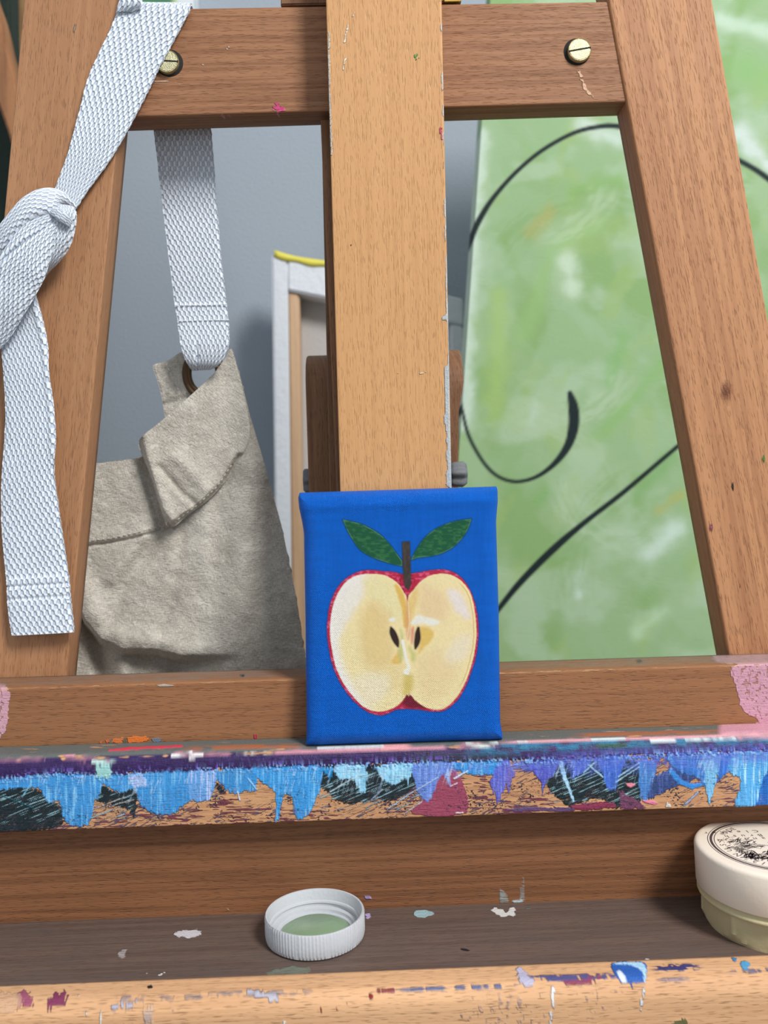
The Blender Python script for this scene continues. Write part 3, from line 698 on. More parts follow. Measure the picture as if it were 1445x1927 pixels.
ZF = HZ-.1565
def build_tray():
    def pw(p, V):
        x, y = p.x, p.y
        def dab(P, c, a=1.): p.over(a*sm(1.4, -1.4, sdpoly(x, y, P)+4*(vn(x/3, y/7, 6)-.5)), c, .5)
        dab([(938, 1675), (945, 1668), (958, 1690), (955, 1700), (940, 1700)], (150, 172, 170), .5)
        dab([(978, 1665), (988, 1640), (990, 1700), (975, 1700)], (150, 172, 176), .42)
        dab([(960, 1694), (985, 1690), (985, 1700), (965, 1700)], (196, 205, 205), .9)
        dab([(683, 1686), (698, 1684), (702, 1692), (686, 1693)], (180, 160, 210))
        spots(p, [([(431, 1711), (432, 1711)], 2, (220, 185, 140), .3)])
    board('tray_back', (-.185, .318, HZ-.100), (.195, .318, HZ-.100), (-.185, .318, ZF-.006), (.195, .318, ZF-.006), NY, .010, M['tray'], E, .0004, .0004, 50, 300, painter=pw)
    def pf(p, V):
        x, y = p.x, p.y
        def dab(P, c, a=1., n=2.5): p.over(a*sm(1.4, -1.4, sdpoly(x, y, smooth_poly(P, 3))+n*2*(vn(x/7, y/2.5, 6)-.5)), c, .5)
        dab([(325, 1757), (345, 1751), (378, 1750), (372, 1762), (345, 1764)], (205, 200, 205))
        dab([(222, 1790), (238, 1786), (236, 1800), (222, 1802)], (170, 160, 158), .6)
        dab([(779, 1717), (790, 1711), (818, 1718), (800, 1726), (783, 1725)], (158, 188, 194), 1, 1.5)
        dab([(925, 1712), (938, 1709), (955, 1722), (940, 1724)], (215, 214, 210)); dab([(955, 1712), (968, 1708), (968, 1722), (956, 1722)], (215, 214, 210))
        dab([(990, 1708), (1004, 1707), (1002, 1711), (990, 1711)], (80, 130, 130), .7)
        dab([(688, 1722), (693, 1717), (697, 1726), (690, 1730)], (186, 168, 214))
        dab([(868, 1785), (880, 1787), (886, 1790), (872, 1789)], (30, 30, 34), 1, 1)
        dab([(500, 1830), (530, 1820), (582, 1818), (580, 1832), (520, 1838)], (120, 132, 116), .5)
        spots(p, [([(300, 1834), (308, 1831)], 1.6, (235, 230, 222), .4), ([(276, 1832), (277, 1832)], 1.3, (230, 225, 220), .3), ([(363, 1841), (364, 1841)], 1.3, (230, 225, 220), .3), ([(1214, 1805), (1218, 1804)], 1.5, (200, 205, 200), .3)])
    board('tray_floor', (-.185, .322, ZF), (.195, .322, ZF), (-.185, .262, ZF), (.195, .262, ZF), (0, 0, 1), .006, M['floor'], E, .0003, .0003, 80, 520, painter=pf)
    def pl(p, V):
        x, y = p.x, p.y
        yE = 1868-.043*x
        d = y-yE
        st = vn(x/16, y/1.6, 3)*.6+vn(x/5, y/1.2, 4)*.4
        # blue-violet rub line along the rounded arris
        for (x0, x1, a, dd, c) in ((180, 620, .55, 22, (120, 118, 130)), (720, 1000, .75, 30, (92, 104, 142)), (960, 1190, .95, 18, (86, 84, 132)), (1200, 1340, 1., 8, (66, 62, 116)), (1340, 1500, .7, 22, (96, 100, 134)), (1200, 1330, .6, 32, (100, 104, 140))):
            p.over(a*sm(x0, x0+60, x)*sm(x1, x1-50, x)*sm(11, 2, np.abs(d-dd+4*(vn(x/40, 1, 7)-.5)))*sm(.28, .5, st), c, .3)
        def dab(P, c, a=1., n=2.5, h=.6): p.over(a*sm(1.3, -1.3, sdpoly(x, y, smooth_poly(P, 3))+n*2*(vn(x/3, y/4, 6)-.5)), c, h)
        dab([(35, 1868), (58, 1868), (60, 1898), (40, 1895)], (160, 84, 110), .7, 5); dab([(86, 1890), (98, 1872), (126, 1866), (122, 1888), (95, 1900)], (134, 58, 92), .75, 6)
        dab([(-40, 1872), (36, 1870), (30, 1905), (-40, 1908)], (212, 170, 140), .5, 4)
        dab([(212, 1888), (262, 1884), (256, 1892), (215, 1896)], (186, 180, 196), .8, 4); dab([(465, 1862), (500, 1868), (528, 1876), (515, 1884), (480, 1876)], (190, 186, 198), .8, 4)
        dab([(970, 1826), (985, 1824), (1005, 1850), (1000, 1860), (985, 1858)], (190, 184, 206), .8, 5)
        dab([(270, 1895), (290, 1890), (285, 1935), (272, 1935)], (205, 178, 160), .5, 6)
        dab([(1150, 1816), (1165, 1811), (1212, 1812), (1216, 1830), (1206, 1850), (1180, 1854), (1158, 1838)], (44, 96, 178), 1, 1.6, 1)
        m = sm(1.2, -1.2, sdpoly(x, y, smooth_poly([(1152, 1814), (1190, 1811), (1214, 1816), (1214, 1850), (1208, 1830), (1190, 1818)], 3))+3*(vn(x/2, y/5, 3)-.5)); p.over(m, (176, 216, 240), 1.2)
        m = sm(1.2, -1.2, sdpoly(x, y, [(1160, 1830), (1166, 1826), (1178, 1840), (1178, 1852), (1168, 1846)])); p.over(m, (226, 236, 248), 1.2)
        dab([(1060, 1850), (1100, 1842), (1130, 1838), (1110, 1850), (1075, 1856)], (150, 62, 84), .8, 3)
        dab([(1393, 1812), (1404, 1808), (1412, 1815), (1405, 1822), (1396, 1822)], (84, 160, 206), 1, 1); dab([(1376, 1803), (1386, 1802), (1384, 1812)], (70, 124, 168), .9, 1)
        dab([(1268, 1922), (1290, 1918), (1296, 1940), (1268, 1940)], (104, 100, 60), .9, 2)
        dab([(700, 1868), (722, 1862), (745, 1864), (740, 1868), (715, 1872)], (150, 60, 64), .8, 1.5)
        spots(p, [([(1041, 1858), (1040, 1875), (1042, 1893)], 3, (232, 228, 226), 1), ([(1037, 1905), (1036, 1930)], 1.7, (226, 222, 220), 1), ([(1214, 1858), (1208, 1885), (1206, 1900)], 2, (226, 230, 232), 1),
                  ([(904, 1895), (905, 1903)], 2.3, (232, 180, 150), .6), ([(188, 1909), (190, 1927)], 2, (226, 220, 210), 1), ([(163, 1908), (166, 1915)], 2, (226, 220, 210), 1), ([(535, 1922), (534, 1930)], 2.6, (236, 236, 236), 1),
                  ([(148, 1874), (151, 1874)], 1.5, (230, 225, 215), .5), ([(598, 1903), (604, 1902)], 2, (150, 46, 44), .4), ([(634, 1898), (640, 1896)], 2, (150, 46, 44), .4), ([(650, 1892), (660, 1891)], 2, (150, 46, 44), .4), ([(694, 1876), (700, 1872)], 2, (150, 46, 44), .4),
                  ([(280, 1858), (284, 1858)], 2.4, (30, 30, 28), .4), ([(1396, 1850), (1396, 1851)], 2, (225, 190, 170), .4)])
        # fine bluish cross-hatch rubbed down the front face
        h = vn(x/3, y/9, 14)*.5+vn(x/7, y/3, 15)*.5
        zone = sm(190, 230, x)*sm(380, 330, x)+sm(740, 860, x)*sm(1230, 1180, x)
        p.over(zone*sm(30, 46, d)*.5*sm(.45, .75, fbm(x/5, y/8, 14))*sm(.3, .6, fbm(x/60, y/30, 15)), (122, 114, 132), .2)
    A0 = atz(-450, 1868+.043*450, ZF+.0045); A1 = atz(1900, 1868-.043*1900, ZF+.0045)
    A0 = np.array((A0[0], .2555, ZF+.0045)); A1 = np.array((A1[0], .2555, ZF+.0045))
    board('tray_front', A0, A1, A0-np.array((0, 0, .040)), A1-np.array((0, 0, .040)), NY, .0125, M['lip'], E, .0058, .001, 40, 900, ns=10, painter=pl, wob=.00015)
    V = [(-.185, .262, ZF-.0355), (.195, .262, ZF-.0355), (.195, .328, ZF-.0355), (-.185, .328, ZF-.0355)]
    V += [(a, b, c+.004) for a, b, c in V]
    mk('tray_underside', V, [(3, 2, 1, 0), (4, 5, 6, 7), (0, 1, 5, 4), (1, 2, 6, 5), (2, 3, 7, 6), (3, 0, 4, 7)], M['rear'], E, uv=[(v[1], v[0]) for v in V], smooth=False)
build_tray()

# ---------------------------------------------------------------- the little apple painting
def build_mini():
    ax = tr(.22145, 600, 1060); cx6 = tr(.29066, 540, 880)
    red = smooth_poly(ax([(720, 95), (640, 74), (560, 70), (430, 58), (330, 75), (230, 130), (150, 220), (95, 350), (74, 480), (70, 600), (90, 750), (125, 890), (190, 1030), (280, 1150), (380, 1240), (470, 1283), (560, 1285), (650, 1245), (740, 1235), (850, 1240), (960, 1258), (1060, 1250), (1150, 1190), (1230, 1080), (1290, 930), (1335, 780), (1355, 600), (1345, 430), (1310, 290), (1250, 170), (1160, 85), (1060, 55), (960, 60), (880, 72), (790, 88)]), 3)
    lf = smooth_poly(ax([(752, 330), (722, 250), (680, 180), (610, 125), (530, 95), (420, 90), (320, 105), (240, 150), (170, 240), (120, 360), (97, 500), (97, 640), (120, 780), (150, 900), (210, 1020), (290, 1130), (380, 1220), (470, 1255), (560, 1255), (640, 1225), (700, 1180), (745, 1115), (766, 1098), (770, 700)]), 3)
    rf = smooth_poly(ax([(752, 322), (800, 230), (870, 150), (960, 100), (1060, 88), (1150, 110), (1220, 160), (1280, 240), (1315, 350), (1333, 480), (1338, 620), (1320, 760), (1285, 900), (1230, 1040), (1160, 1150), (1070, 1230), (980, 1243), (890, 1215), (820, 1165), (778, 1115), (764, 1098), (745, 700)]), 3)
    nu, nv = 270, 340
    # outline of the wrapped block, in pixels
    vs = np.linspace(0, 1, nv)
    yv = np.linspace(0, 1, nv)
    Lx = np.interp(vs, [0, .02, .06, .12, .16, .5, .93, 1], [562, 559, 561, 567, 570, 573, 575, 574])
    Rx = np.interp(vs, [0, .02, .06, .14, .5, .93, .98, 1], [938, 940, 940, 937, 942, 945, 949, 949])
    yl = 927+(1410-927)*vs; yr = 915+(1398-915)*vs
    us = np.linspace(0, 1, nu)
    D0 = .3155-(.3155-.3062)*vs       # leans back against the mast
    X = Lx[:, None]+(Rx-Lx)[:, None]*us; Y = yl[:, None]+(yr-yl)[:, None]*us
    # rounded wrapped edges and slightly proud stretched border
    ex = np.minimum(us, 1-us)[None, :]*.0722; ey = np.minimum(vs, 1-vs)[:, None]*.092
    def rnd(e, r): q = np.clip(e/r, 0, 1); return r*(1-np.sqrt(np.clip(1-(1-q)**2, 0, 1)))
    r = .0058
    dep = np.maximum(rnd(ex, r*.8), rnd(ey, r)*1.0)
    dep = dep-.00035*np.exp(-((ey-.0056)/.0017)**2)*(vs[:, None] < .5)-.0002*np.exp(-((ex-.0056)/.0017)**2)
    P = at(X, Y, D0[:, None]); P[..., 1] += dep
    p = Paint(X, Y)
    x, y = X, Y
    base = lin((0, 97, 200))*np.ones(x.shape+(3,))*(.9+.2*fbm(x/40, y/9, 1))[..., None]*(.95+.1*vn(x/3, y/30, 2))[..., None]
    p.over(np.ones(x.shape), base, .2)
    hb = .5*fbm(x/30, y/5, 3)
    ed = 1.4*(vn(x/4, y/4, 8)-.5)
    # faint dark contour, then crimson skin
    p.over(.55*sm(1.6, -.4, sdpoly(x, y, red)+ed-1.4), (26, 40, 76))
    sk = lin((196, 40, 74))*np.ones(x.shape+(3,)); n = fbm(x/7, y/3, 12)[..., None]
    sk = sk*(1-sm(.5, .7, n))+lin((226, 96, 130))*sm(.5, .7, n)
    dk = sm(26, 4, dseg(x, y, ax([(735, 100), (750, 300)])))[..., None]*sm(.4, .6, fbm(x/4, y/4, 14))[..., None]*.7
    sk = sk*(1-dk)+lin((120, 20, 44))*dk
    p.over(sm(.9, -.9, sdpoly(x, y, red)+ed*.6), sk, .5)
    p.over(sm(8, -2, sdpoly(x, y, ax([(735, 1120), (765, 1100), (820, 1170), (900, 1225), (760, 1215), (720, 1190)]))), (122, 34, 52), .5)
    fl = np.minimum(sdpoly(x, y, lf), sdpoly(x, y, rf))
    c = lin((253, 234, 178))*np.ones(x.shape+(3,))
    def blob(P_, col, soft, a=1., s=0, rough=9):
        nonlocal c
        m = (a*sm(soft, -soft, sdpoly(x, y, smooth_poly(ax(P_), 3))+rough*(fbm(x/14, y/14, s)-.5)))[..., None]
        c = c*(1-m)+lin(col)*m
    inn = -sdpoly(x, y, lf); m = (sm(26, 2, inn)*sm(745*.22145+600-40, 600+380*.22145-30, x))[..., None]*.95
    c = c*(1-m)+lin((252, 248, 240))*m
    blob([(120, 380), (200, 180), (360, 120), (380, 250), (300, 400), (180, 620), (130, 700)], (250, 244, 234), 10, .85, 21)
    blob([(390, 130), (560, 130), (680, 260), (700, 480), (600, 440), (450, 320), (400, 220)], (246, 234, 178), 10, .8, 22)
    blob([(450, 330), (600, 430), (600, 560), (640, 700), (600, 860), (430, 880), (360, 760), (350, 480)], (238, 208, 142), 12, .75, 23)
    blob([(430, 880), (600, 860), (700, 860), (700, 1080), (560, 1060), (480, 980)], (240, 214, 150), 12, .55, 24)
    blob([(300, 1000), (420, 940), (560, 940), (600, 1050), (500, 1180), (400, 1150)], (250, 238, 206), 12, .8, 25)
    blob([(645, 185), (700, 220), (740, 330), (755, 520), (720, 540), (700, 380)], (238, 192, 88), 3, .9, 26, 3)
    blob([(755, 320), (830, 200), (840, 300), (790, 480), (760, 520)], (240, 204, 124), 6, .8, 27, 4)
    blob([(740, 330), (760, 330), (775, 520), (770, 620), (750, 640), (735, 500)], (232, 160, 110), 4, .7, 28, 3)
    blob([(870, 200), (1060, 260), (1080, 450), (980, 480), (860, 420)], (242, 206, 160), 14, .6, 29)
    blob([(1090, 240), (1180, 230), (1290, 420), (1250, 480), (1160, 400)], (248, 236, 232), 8, .85, 30)
    blob([(1080, 760), (1160, 640), (1280, 620), (1260, 780), (1140, 860), (1070, 830)], (250, 236, 206), 10, .8, 31)
    blob([(860, 800), (1000, 720), (1080, 800), (1180, 900), (1100, 1080), (960, 1180), (850, 1080), (830, 920)], (244, 216, 164), 14, .6, 32)
    blob([(860, 540), (960, 560), (975, 620), (900, 720), (845, 760), (860, 640)], (238, 198, 96), 4, .85, 33, 5)
    blob([(605, 850), (660, 770), (680, 740), (700, 850)], (238, 194, 92), 3, .8, 34, 4)
    blob([(690, 560), (715, 600), (720, 780), (690, 840), (670, 740), (695, 680)], (206, 206, 130), 5, .8, 35, 4)
    blob([(765, 700), (800, 740), (835, 780), (800, 840), (775, 800)], (212, 208, 120), 5, .8, 36, 4)
    blob([(720, 960), (790, 950), (800, 1060), (765, 1100), (720, 1120)], (216, 192, 90), 7, .8, 37, 5)
    blob([(785, 560), (810, 545), (800, 660), (785, 680)], (232, 130, 120), 3, .8, 38, 2)
    blob([(590, 480), (630, 455), (655, 480), (620, 500)], (250, 248, 236), 2, .95, 39, 3)
    blob([(780, 500), (850, 440), (900, 460), (1030, 490), (980, 530), (860, 510), (790, 520)], (250, 246, 232), 3, .95, 40, 5)
    p.over(sm(.9, -.9, fl+ed*.5), c*(.96+.08*vn(x/3, y/3, 9))[..., None], .7)
    # ochre line along the right margin, white along the left
    p.over(.8*sm(1.6, .2, np.abs(sdpoly(x, y, rf)+5+1.5*(vn(x/9, y/9, 3)-.5)))*sm(860, 872, x), (228, 186, 96), .7)
    w = dseg(x, y, ax([(712, 660), (735, 780), (765, 890), (745, 920)]), [6, 5, 6, 12]); p.over(sm(.9, -.9, w+1.2*(vn(x/2, y/2, 4)-.5)), (252, 248, 232), 1)
    w = dseg(x, y, ax([(760, 330), (770, 500), (740, 700)]), [1.2, 1.4, 1]); p.over(.8*sm(.9, -.3, w), (250, 226, 180), .8)
    for P_, wd in ((ax([(612, 545), (640, 620), (672, 705)]), [5, 14, 6]), (ax([(845, 550), (838, 640), (820, 722)]), [8, 12.5, 6])):
        Q_ = cat([list(q)+[w_] for q, w_ in zip([P_[0], ((P_[0][0]+P_[1][0])/2-.3, (P_[0][1]+P_[1][1])/2), P_[1], ((P_[2][0]+P_[1][0])/2+.3, (P_[2][1]+P_[1][1])/2), P_[2]], [wd[0]*.6, wd[1]*.85, wd[1], wd[1]*.85, wd[2]*.6])], 5)
        sdd = dseg(x, y, [(q[0], q[1]) for q in Q_], [q[2]*.86 for q in Q_])
        p.over(.5*sm(2, -.5, sdd-1), (150, 120, 60))
        p.over(sm(.9, -.9, sdd), (56, 40, 36), 1)
    # leaves and stalk
    g = lin((30, 92, 62))*np.ones(x.shape+(3,)); n = fbm(x/9, y/3, 50)[..., None]; g = g*(1-sm(.45, .7, n))+lin((54, 116, 70))*sm(.45, .7, n)
    for Pa, Pb in (([(360, 335), (450, 355), (520, 382), (600, 430), (655, 484), (705, 548), (748, 606)], [(746, 638), (690, 628), (620, 606), (545, 578), (470, 530), (420, 460), (385, 398), (360, 335)]),
                   ([(1195, 330), (1130, 338), (1060, 354), (980, 386), (910, 434), (855, 500), (797, 602)], [(797, 602), (850, 584), (930, 574), (1000, 556), (1070, 520), (1130, 462), (1172, 398), (1195, 330)])):
        sd = sdpoly(x, y, smooth_poly(cx6(Pa), 4, False)+smooth_poly(cx6(Pb), 4, False))
        p.over(.8*sm(1.4, 0, np.abs(sd-.6)), (14, 46, 56)); p.over(sm(.9, -.9, sd+ed*.4), g, .7)
        p.over(.45*sm(1.2, .2, np.abs(sd+1.2))*sm(.4, .6, vn(x/14, y/14, 51)), (120, 160, 120), .7)
    st = sdpoly(x, y, cx6([(745, 482), (793, 478), (798, 620), (802, 750), (785, 790), (765, 770), (752, 660)]))
    cst = lin((70, 62, 56))*np.ones(x.shape+(3,))*(.7+.7*vn(x/3, y/7, 52))[..., None]
    p.over(sm(1.6, -.2, st-.8)*.7, (24, 50, 50)); p.over(sm(.9, -.9, st), cst, .9)
    P[..., 1] -= p.h*.00012+hb*.00010
    # shell: side walls + back
    front = P.reshape(-1, 3); n0 = len(front)
    # the right/bottom parts of the wrap keep the blue
    per = [(0, j) for j in range(nu)]+[(i, nu-1) for i in range(1, nv)]+[(nv-1, j) for j in range(nu-2, -1, -1)]+[(i, 0) for i in range(nv-2, 0, -1)]
    idx = [i*nu+j for i, j in per]
    tgt = .3155+.0045; ring2 = []
    for (i, j) in per:
        q = P[i, j].copy(); q[1] = D0[i]+.0096; ring2.append(q)
    V = np.concatenate([front, np.array(ring2)]); m = len(per)
    Fc = gridfaces(nv, nu, flip=False)
    for k in range(m):
        k2 = (k+1) % m; Fc.append([idx[k], n0+k, n0+k2, idx[k2]][::-1])
    Fc.append([n0+k for k in range(m)])
    rgba = p.rgba().reshape(-1, 4); rgba = np.concatenate([rgba, rgba[idx]])
    UV = np.stack([(V[:, 0]), V[:, 2]], -1)
    o = mk('painted_mini_canvas', V, Fc, painted_cloth('acrylic_on_mini_canvas', .00066, .00020, .34, .00040, .20), None, UV, rgba)
    import bmesh
    bm = bmesh.new(); bm.from_mesh(o.data); bmesh.ops.recalc_face_normals(bm, faces=bm.faces); bm.to_mesh(o.data); bm.free()
    o.data.polygons[len(Fc)-1].use_smooth = False
    tag(o, 'small blue canvas painted with a halved red apple, standing on the easel ledge', 'painting')
build_mini()

# ---------------------------------------------------------------- cloth strips
def ribbon(name, rows, mat, parent, thick=.0013, bulge=0.0, nu=26, n=14, uwid=None, edgewob=.0, hem=None, fold=None):
    """rows: (Lx, Ly, Rx, Ry, D_left, D_right) in pixels / metres"""
    R = cat(rows, n); m = len(R)
    us = np.linspace(0, 1, nu)
    X = R[:, 0:1]*(1-us)+R[:, 2:3]*us; Y = R[:, 1:2]*(1-us)+R[:, 3:4]*us; D = R[:, 4:5]*(1-us)+R[:, 5:6]*us
    P = at(X, Y, D)
    b = bulge if np.ndim(bulge) else np.full(len(rows), bulge)
    bb = cat([[v] for v in b], n)
    P[..., 1] -= bb*(1-(2*us-1)**4)
    if fold: P[..., 1] += fold(X, Y)
    if edgewob:
        w = (vn(np.arange(m)*.9, 0*np.arange(m), 3)-.5)*edgewob
        P[:, 0, 0] += w; P[:, -1, 0] += (vn(np.arange(m)*.9, 5+0*np.arange(m), 9)-.5)*edgewob
    N = np.cross(np.gradient(P, axis=1), np.gradient(P, axis=0)); N /= np.linalg.norm(N, axis=2)[..., None]+1e-12
    if N[..., 1].mean() > 0: N = -N
    eth = np.clip(np.minimum(us, 1-us)/.05, .35, 1)**.5
    th = thick*.5*eth[None, :, None]*np.ones((m, 1, 1))
    if hem is not None:
        yy = R[:, 1]; th = th*(1+.9*sm(hem[0]-1.5, hem[0]+1.5, yy)-.0*yy)[:, None, None]
        for s in hem[1]: th = th*(1-.55*np.exp(-((yy-s)/2.2)**2))[:, None, None]
    Fp = P+N*th; Bp = P-N*th
    wid = np.linalg.norm(P[:, 1:]-P[:, :-1], axis=2).sum(1).mean() if uwid is None else uwid
    mid = P[:, nu//2]; ln = np.concatenate([[0], np.cumsum(np.linalg.norm(np.diff(mid, axis=0), axis=1))])
    UV = np.stack(np.broadcast_arrays((us*wid)[None, :], ln[:, None]), -1).reshape(-1, 2)
    V = np.concatenate([Fp.reshape(-1, 3), Bp.reshape(-1, 3)]); k0 = m*nu
    Fc = gridfaces(m, nu, 0, True)+gridfaces(m, nu, k0)
    for i in range(m-1):
        Fc.append([i*nu, (i+1)*nu, k0+(i+1)*nu, k0+i*nu]); Fc.append([i*nu+nu-1, k0+i*nu+nu-1, k0+(i+1)*nu+nu-1, (i+1)*nu+nu-1])
    for j in range(nu-1):
        Fc.append([j, k0+j, k0+j+1, j+1]); a = (m-1)*nu; Fc.append([a+j, a+j+1, k0+a+j+1, k0+a+j])
    return mk(name, V, Fc, mat, parent, np.concatenate([UV, UV]))
def stitches(name, path, D, mat, parent, dash=5, gap=3, r=.00022, dfun=None):
    pts = []; P = [np.array(q, float) for q in path]
    L = [0]
    for a, b in zip(P, P[1:]): L.append(L[-1]+np.linalg.norm(b-a))
    s = 0; V = []; Fc = []
    def pt(s_):
        x = np.interp(s_, L, [q[0] for q in P]); y = np.interp(s_, L, [q[1] for q in P])
        return at(x, y, D if dfun is None else dfun(x, y))
    while s+dash < L[-1]:
        a = pt(s); b = pt(s+dash); d = (b-a)/np.linalg.norm(b-a); n1 = np.cross(d, (0, 1, 0)); n1 /= np.linalg.norm(n1); n2 = np.cross(d, n1)
        k0 = len(V)
        for t_, rr in ((0, .35), (.25, 1), (.75, 1), (1, .35)):
            c = a+(b-a)*t_-np.array((0, r*.5*(rr-.3), 0))
            for k in range(6):
                an = k*math.pi/3; V.append(c+(n1*math.cos(an)+n2*math.sin(an))*r*rr)
        for q in range(3):
            for k in range(6):
                Fc.append([k0+q*6+k, k0+q*6+(k+1) % 6, k0+(q+1)*6+(k+1) % 6, k0+(q+1)*6+k])
        Fc.append([k0+k for k in range(6)][::-1]); Fc.append([k0+18+k for k in range(6)])
        s += dash+gap
    return mk(name, V, Fc, mat, parent)

AP = empty('apron', (-.10, .38, HZ-.3), 'beige linen apron with white webbing straps knotted around the left easel leg', 'apron')
def build_straps():
    rows = [(98, 380, 140, 398, .3345, .3345), (108, 345, 165, 360, .3355, .3365), (128, 290, 205, 305, .336, .3375), (140, 245, 235, 255, .3365, .3378), (152, 200, 258, 213, .3370, .3382), (165, 150, 281, 168, .3372, .3382),
            (184, 105, 302, 124, .3374, .3386), (206, 60, 326, 80, .3378, .3388), (222, 22, 346, 42, .338, .339), (232, 11, 356, 23, .3385, .339), (244, 7, 358, 13, .3395, .3402), (252, 8, 359, 9.5, .345, .345), (258, 10, 361, 10, .3545, .354),
            (266, 22, 366, 28, .3572, .3565), (272, 80, 376, 82, .358, .358), (280, 160, 388, 160, .360, .360), (288, 230, 396, 228, .364, .364), (296, 300, 402, 300, .3655, .3655), (304, 370, 408, 380, .367, .367), (312, 440, 414, 450, .368, .368),
            (321, 510, 420, 515, .369, .369), (328, 565, 426, 565, .370, .370), (334, 600, 430, 598, .370, .370), (337, 625, 432, 625, .3698, .3698), (342, 655, 430, 655, .3695, .370), (352, 682, 414, 684, .371, .3715), (362, 696, 398, 694, .375, .375)]
    ribbon('neck_strap', rows, M['web'], AP, .0013, .0003, 40, 16, .0245, .0003, fold=lambda X, Y: .0012*np.exp(-((X-372)/3.0)**2)*sm(625, 690, Y)-.0005*(Y > 571)*(Y < 700)*sm(570, 576, Y))
    ribbon('strap_fold', [(233, -30, 258, -34, .3378, .3375), (229, -12, 262, -12, .3368, .3362), (226, 2, 267, 2, .3366, .3360), (222, 14, 266, 12, .3368, .3364), (220, 26, 250, 22, .3376, .3378)], M['web'], AP, .0013, .0012, 20, 10, .010)
    stitches('stitching', [(330, 575), (428, 573)], .3683, M['wthread'], AP, 7, 3, .0003)
    stitches('stitching', [(334, 604), (431, 602)], .3683, M['wthread'], AP, 7, 3, .0003)
    # hanging tail of the strap
    rows = [(28, 520, 62, 515, .333, .333), (22, 560, 68, 556, .3335, .3335), (6, 610, 80, 600, .334, .3335), (4, 660, 90, 650, .334, .334), (8, 710, 93, 700, .3345, .3338), (11, 770, 102, 770, .335, .3345), (9, 830, 105, 830, .3355, .3345), (4, 900, 103, 890, .3355, .335),
            (3, 960, 110, 950, .336, .335), (6, 1020, 119, 1010, .336, .3355), (11, 1075, 127, 1065, .336, .336), (14, 1100, 131, 1093, .3358, .3358), (16, 1140, 134, 1133, .3355, .3355), (20, 1172, 138, 1168, .3355, .3355), (24, 1195, 140, 1189, .3355, .3355)]
    ribbon('strap_tail', rows, M['web'], AP, .0013, .0006, 40, 18, .0245, .0003, hem=(1090, (1104, 1128)), fold=lambda X, Y: -.0009*np.exp(-((X-np.interp(Y, [540, 640, 780, 850, 950], [58, 84, 99, 101, 106]))/4.5)**2)*sm(950, 800, Y))
    stitches('stitching', [(16, 1111), (131, 1104)], .3343, M['wthread'], AP, 6, 3, .0003)
    stitches('stitching', [(17, 1134), (133, 1127)], .3343, M['wthread'], AP, 6, 3, .0003)
    # the overhand knot: four overlapping runs of webbing, grouped as one part
    K = ribbon('strap_knot', [(146, 392, 100, 384, .3340, .334), (118, 362, 104, 404, .331, .327), (84, 357, 84, 408, .329, .325), (48, 374, 56, 422, .328, .3245), (14, 412, 30, 446, .3275, .325), (-18, 452, -2, 486, .328, .3265), (-70, 520, -40, 560, .330, .329)],
               M['web'], AP, .0014, [.0005, .003, .0035, .0035, .003, .002, .001], 34, 14, .016, .0003)
    ribbon('knot_wrap', [(92, 398, 132, 418, .3255, .3275), (62, 412, 112, 446, .3248, .3268), (34, 436, 96, 482, .3242, .326), (10, 470, 84, 520, .324, .3258), (-22, 520, 72, 545, .3245, .3262), (-40, 565, 46, 590, .325, .3272), (-52, 610, 18, 636, .327, .3295), (-60, 660, -12, 668, .330, .331)],
           M['web'], K, .0014, [.0012, .002, .0025, .0025, .002, .0016, .001, .0005], 40, 14, .0245, .0003, fold=lambda X, Y: .0010*np.exp(-((Y-(430+(90-X)*.75))/5)**2)*sm(-20, 20, X))
    ribbon('knot_side', [(104, 388, 140, 392, .329, .331), (112, 402, 143, 408, .3262, .3302), (100, 425, 140, 432, .3268, .3305), (92, 455, 131, 462, .327, .3308), (87, 485, 112, 490, .3275, .331), (82, 510, 90, 512, .329, .332), (79, 524, 82, 524, .332, .333)],
           M['web'], K, .0013, [.0015, .0025, .003, .003, .002, .0005, 0], 26, 14, .016, .0003)
    ribbon('knot_tongue', [(94, 396, 92, 403, .3255, .3255), (110, 393, 103, 408, .3238, .3235), (125, 402, 117, 419, .3236, .3236), (136, 417, 130, 428, .326, .326)], M['web'], K, .0012, .0008, 14, 12, .010)
build_straps()

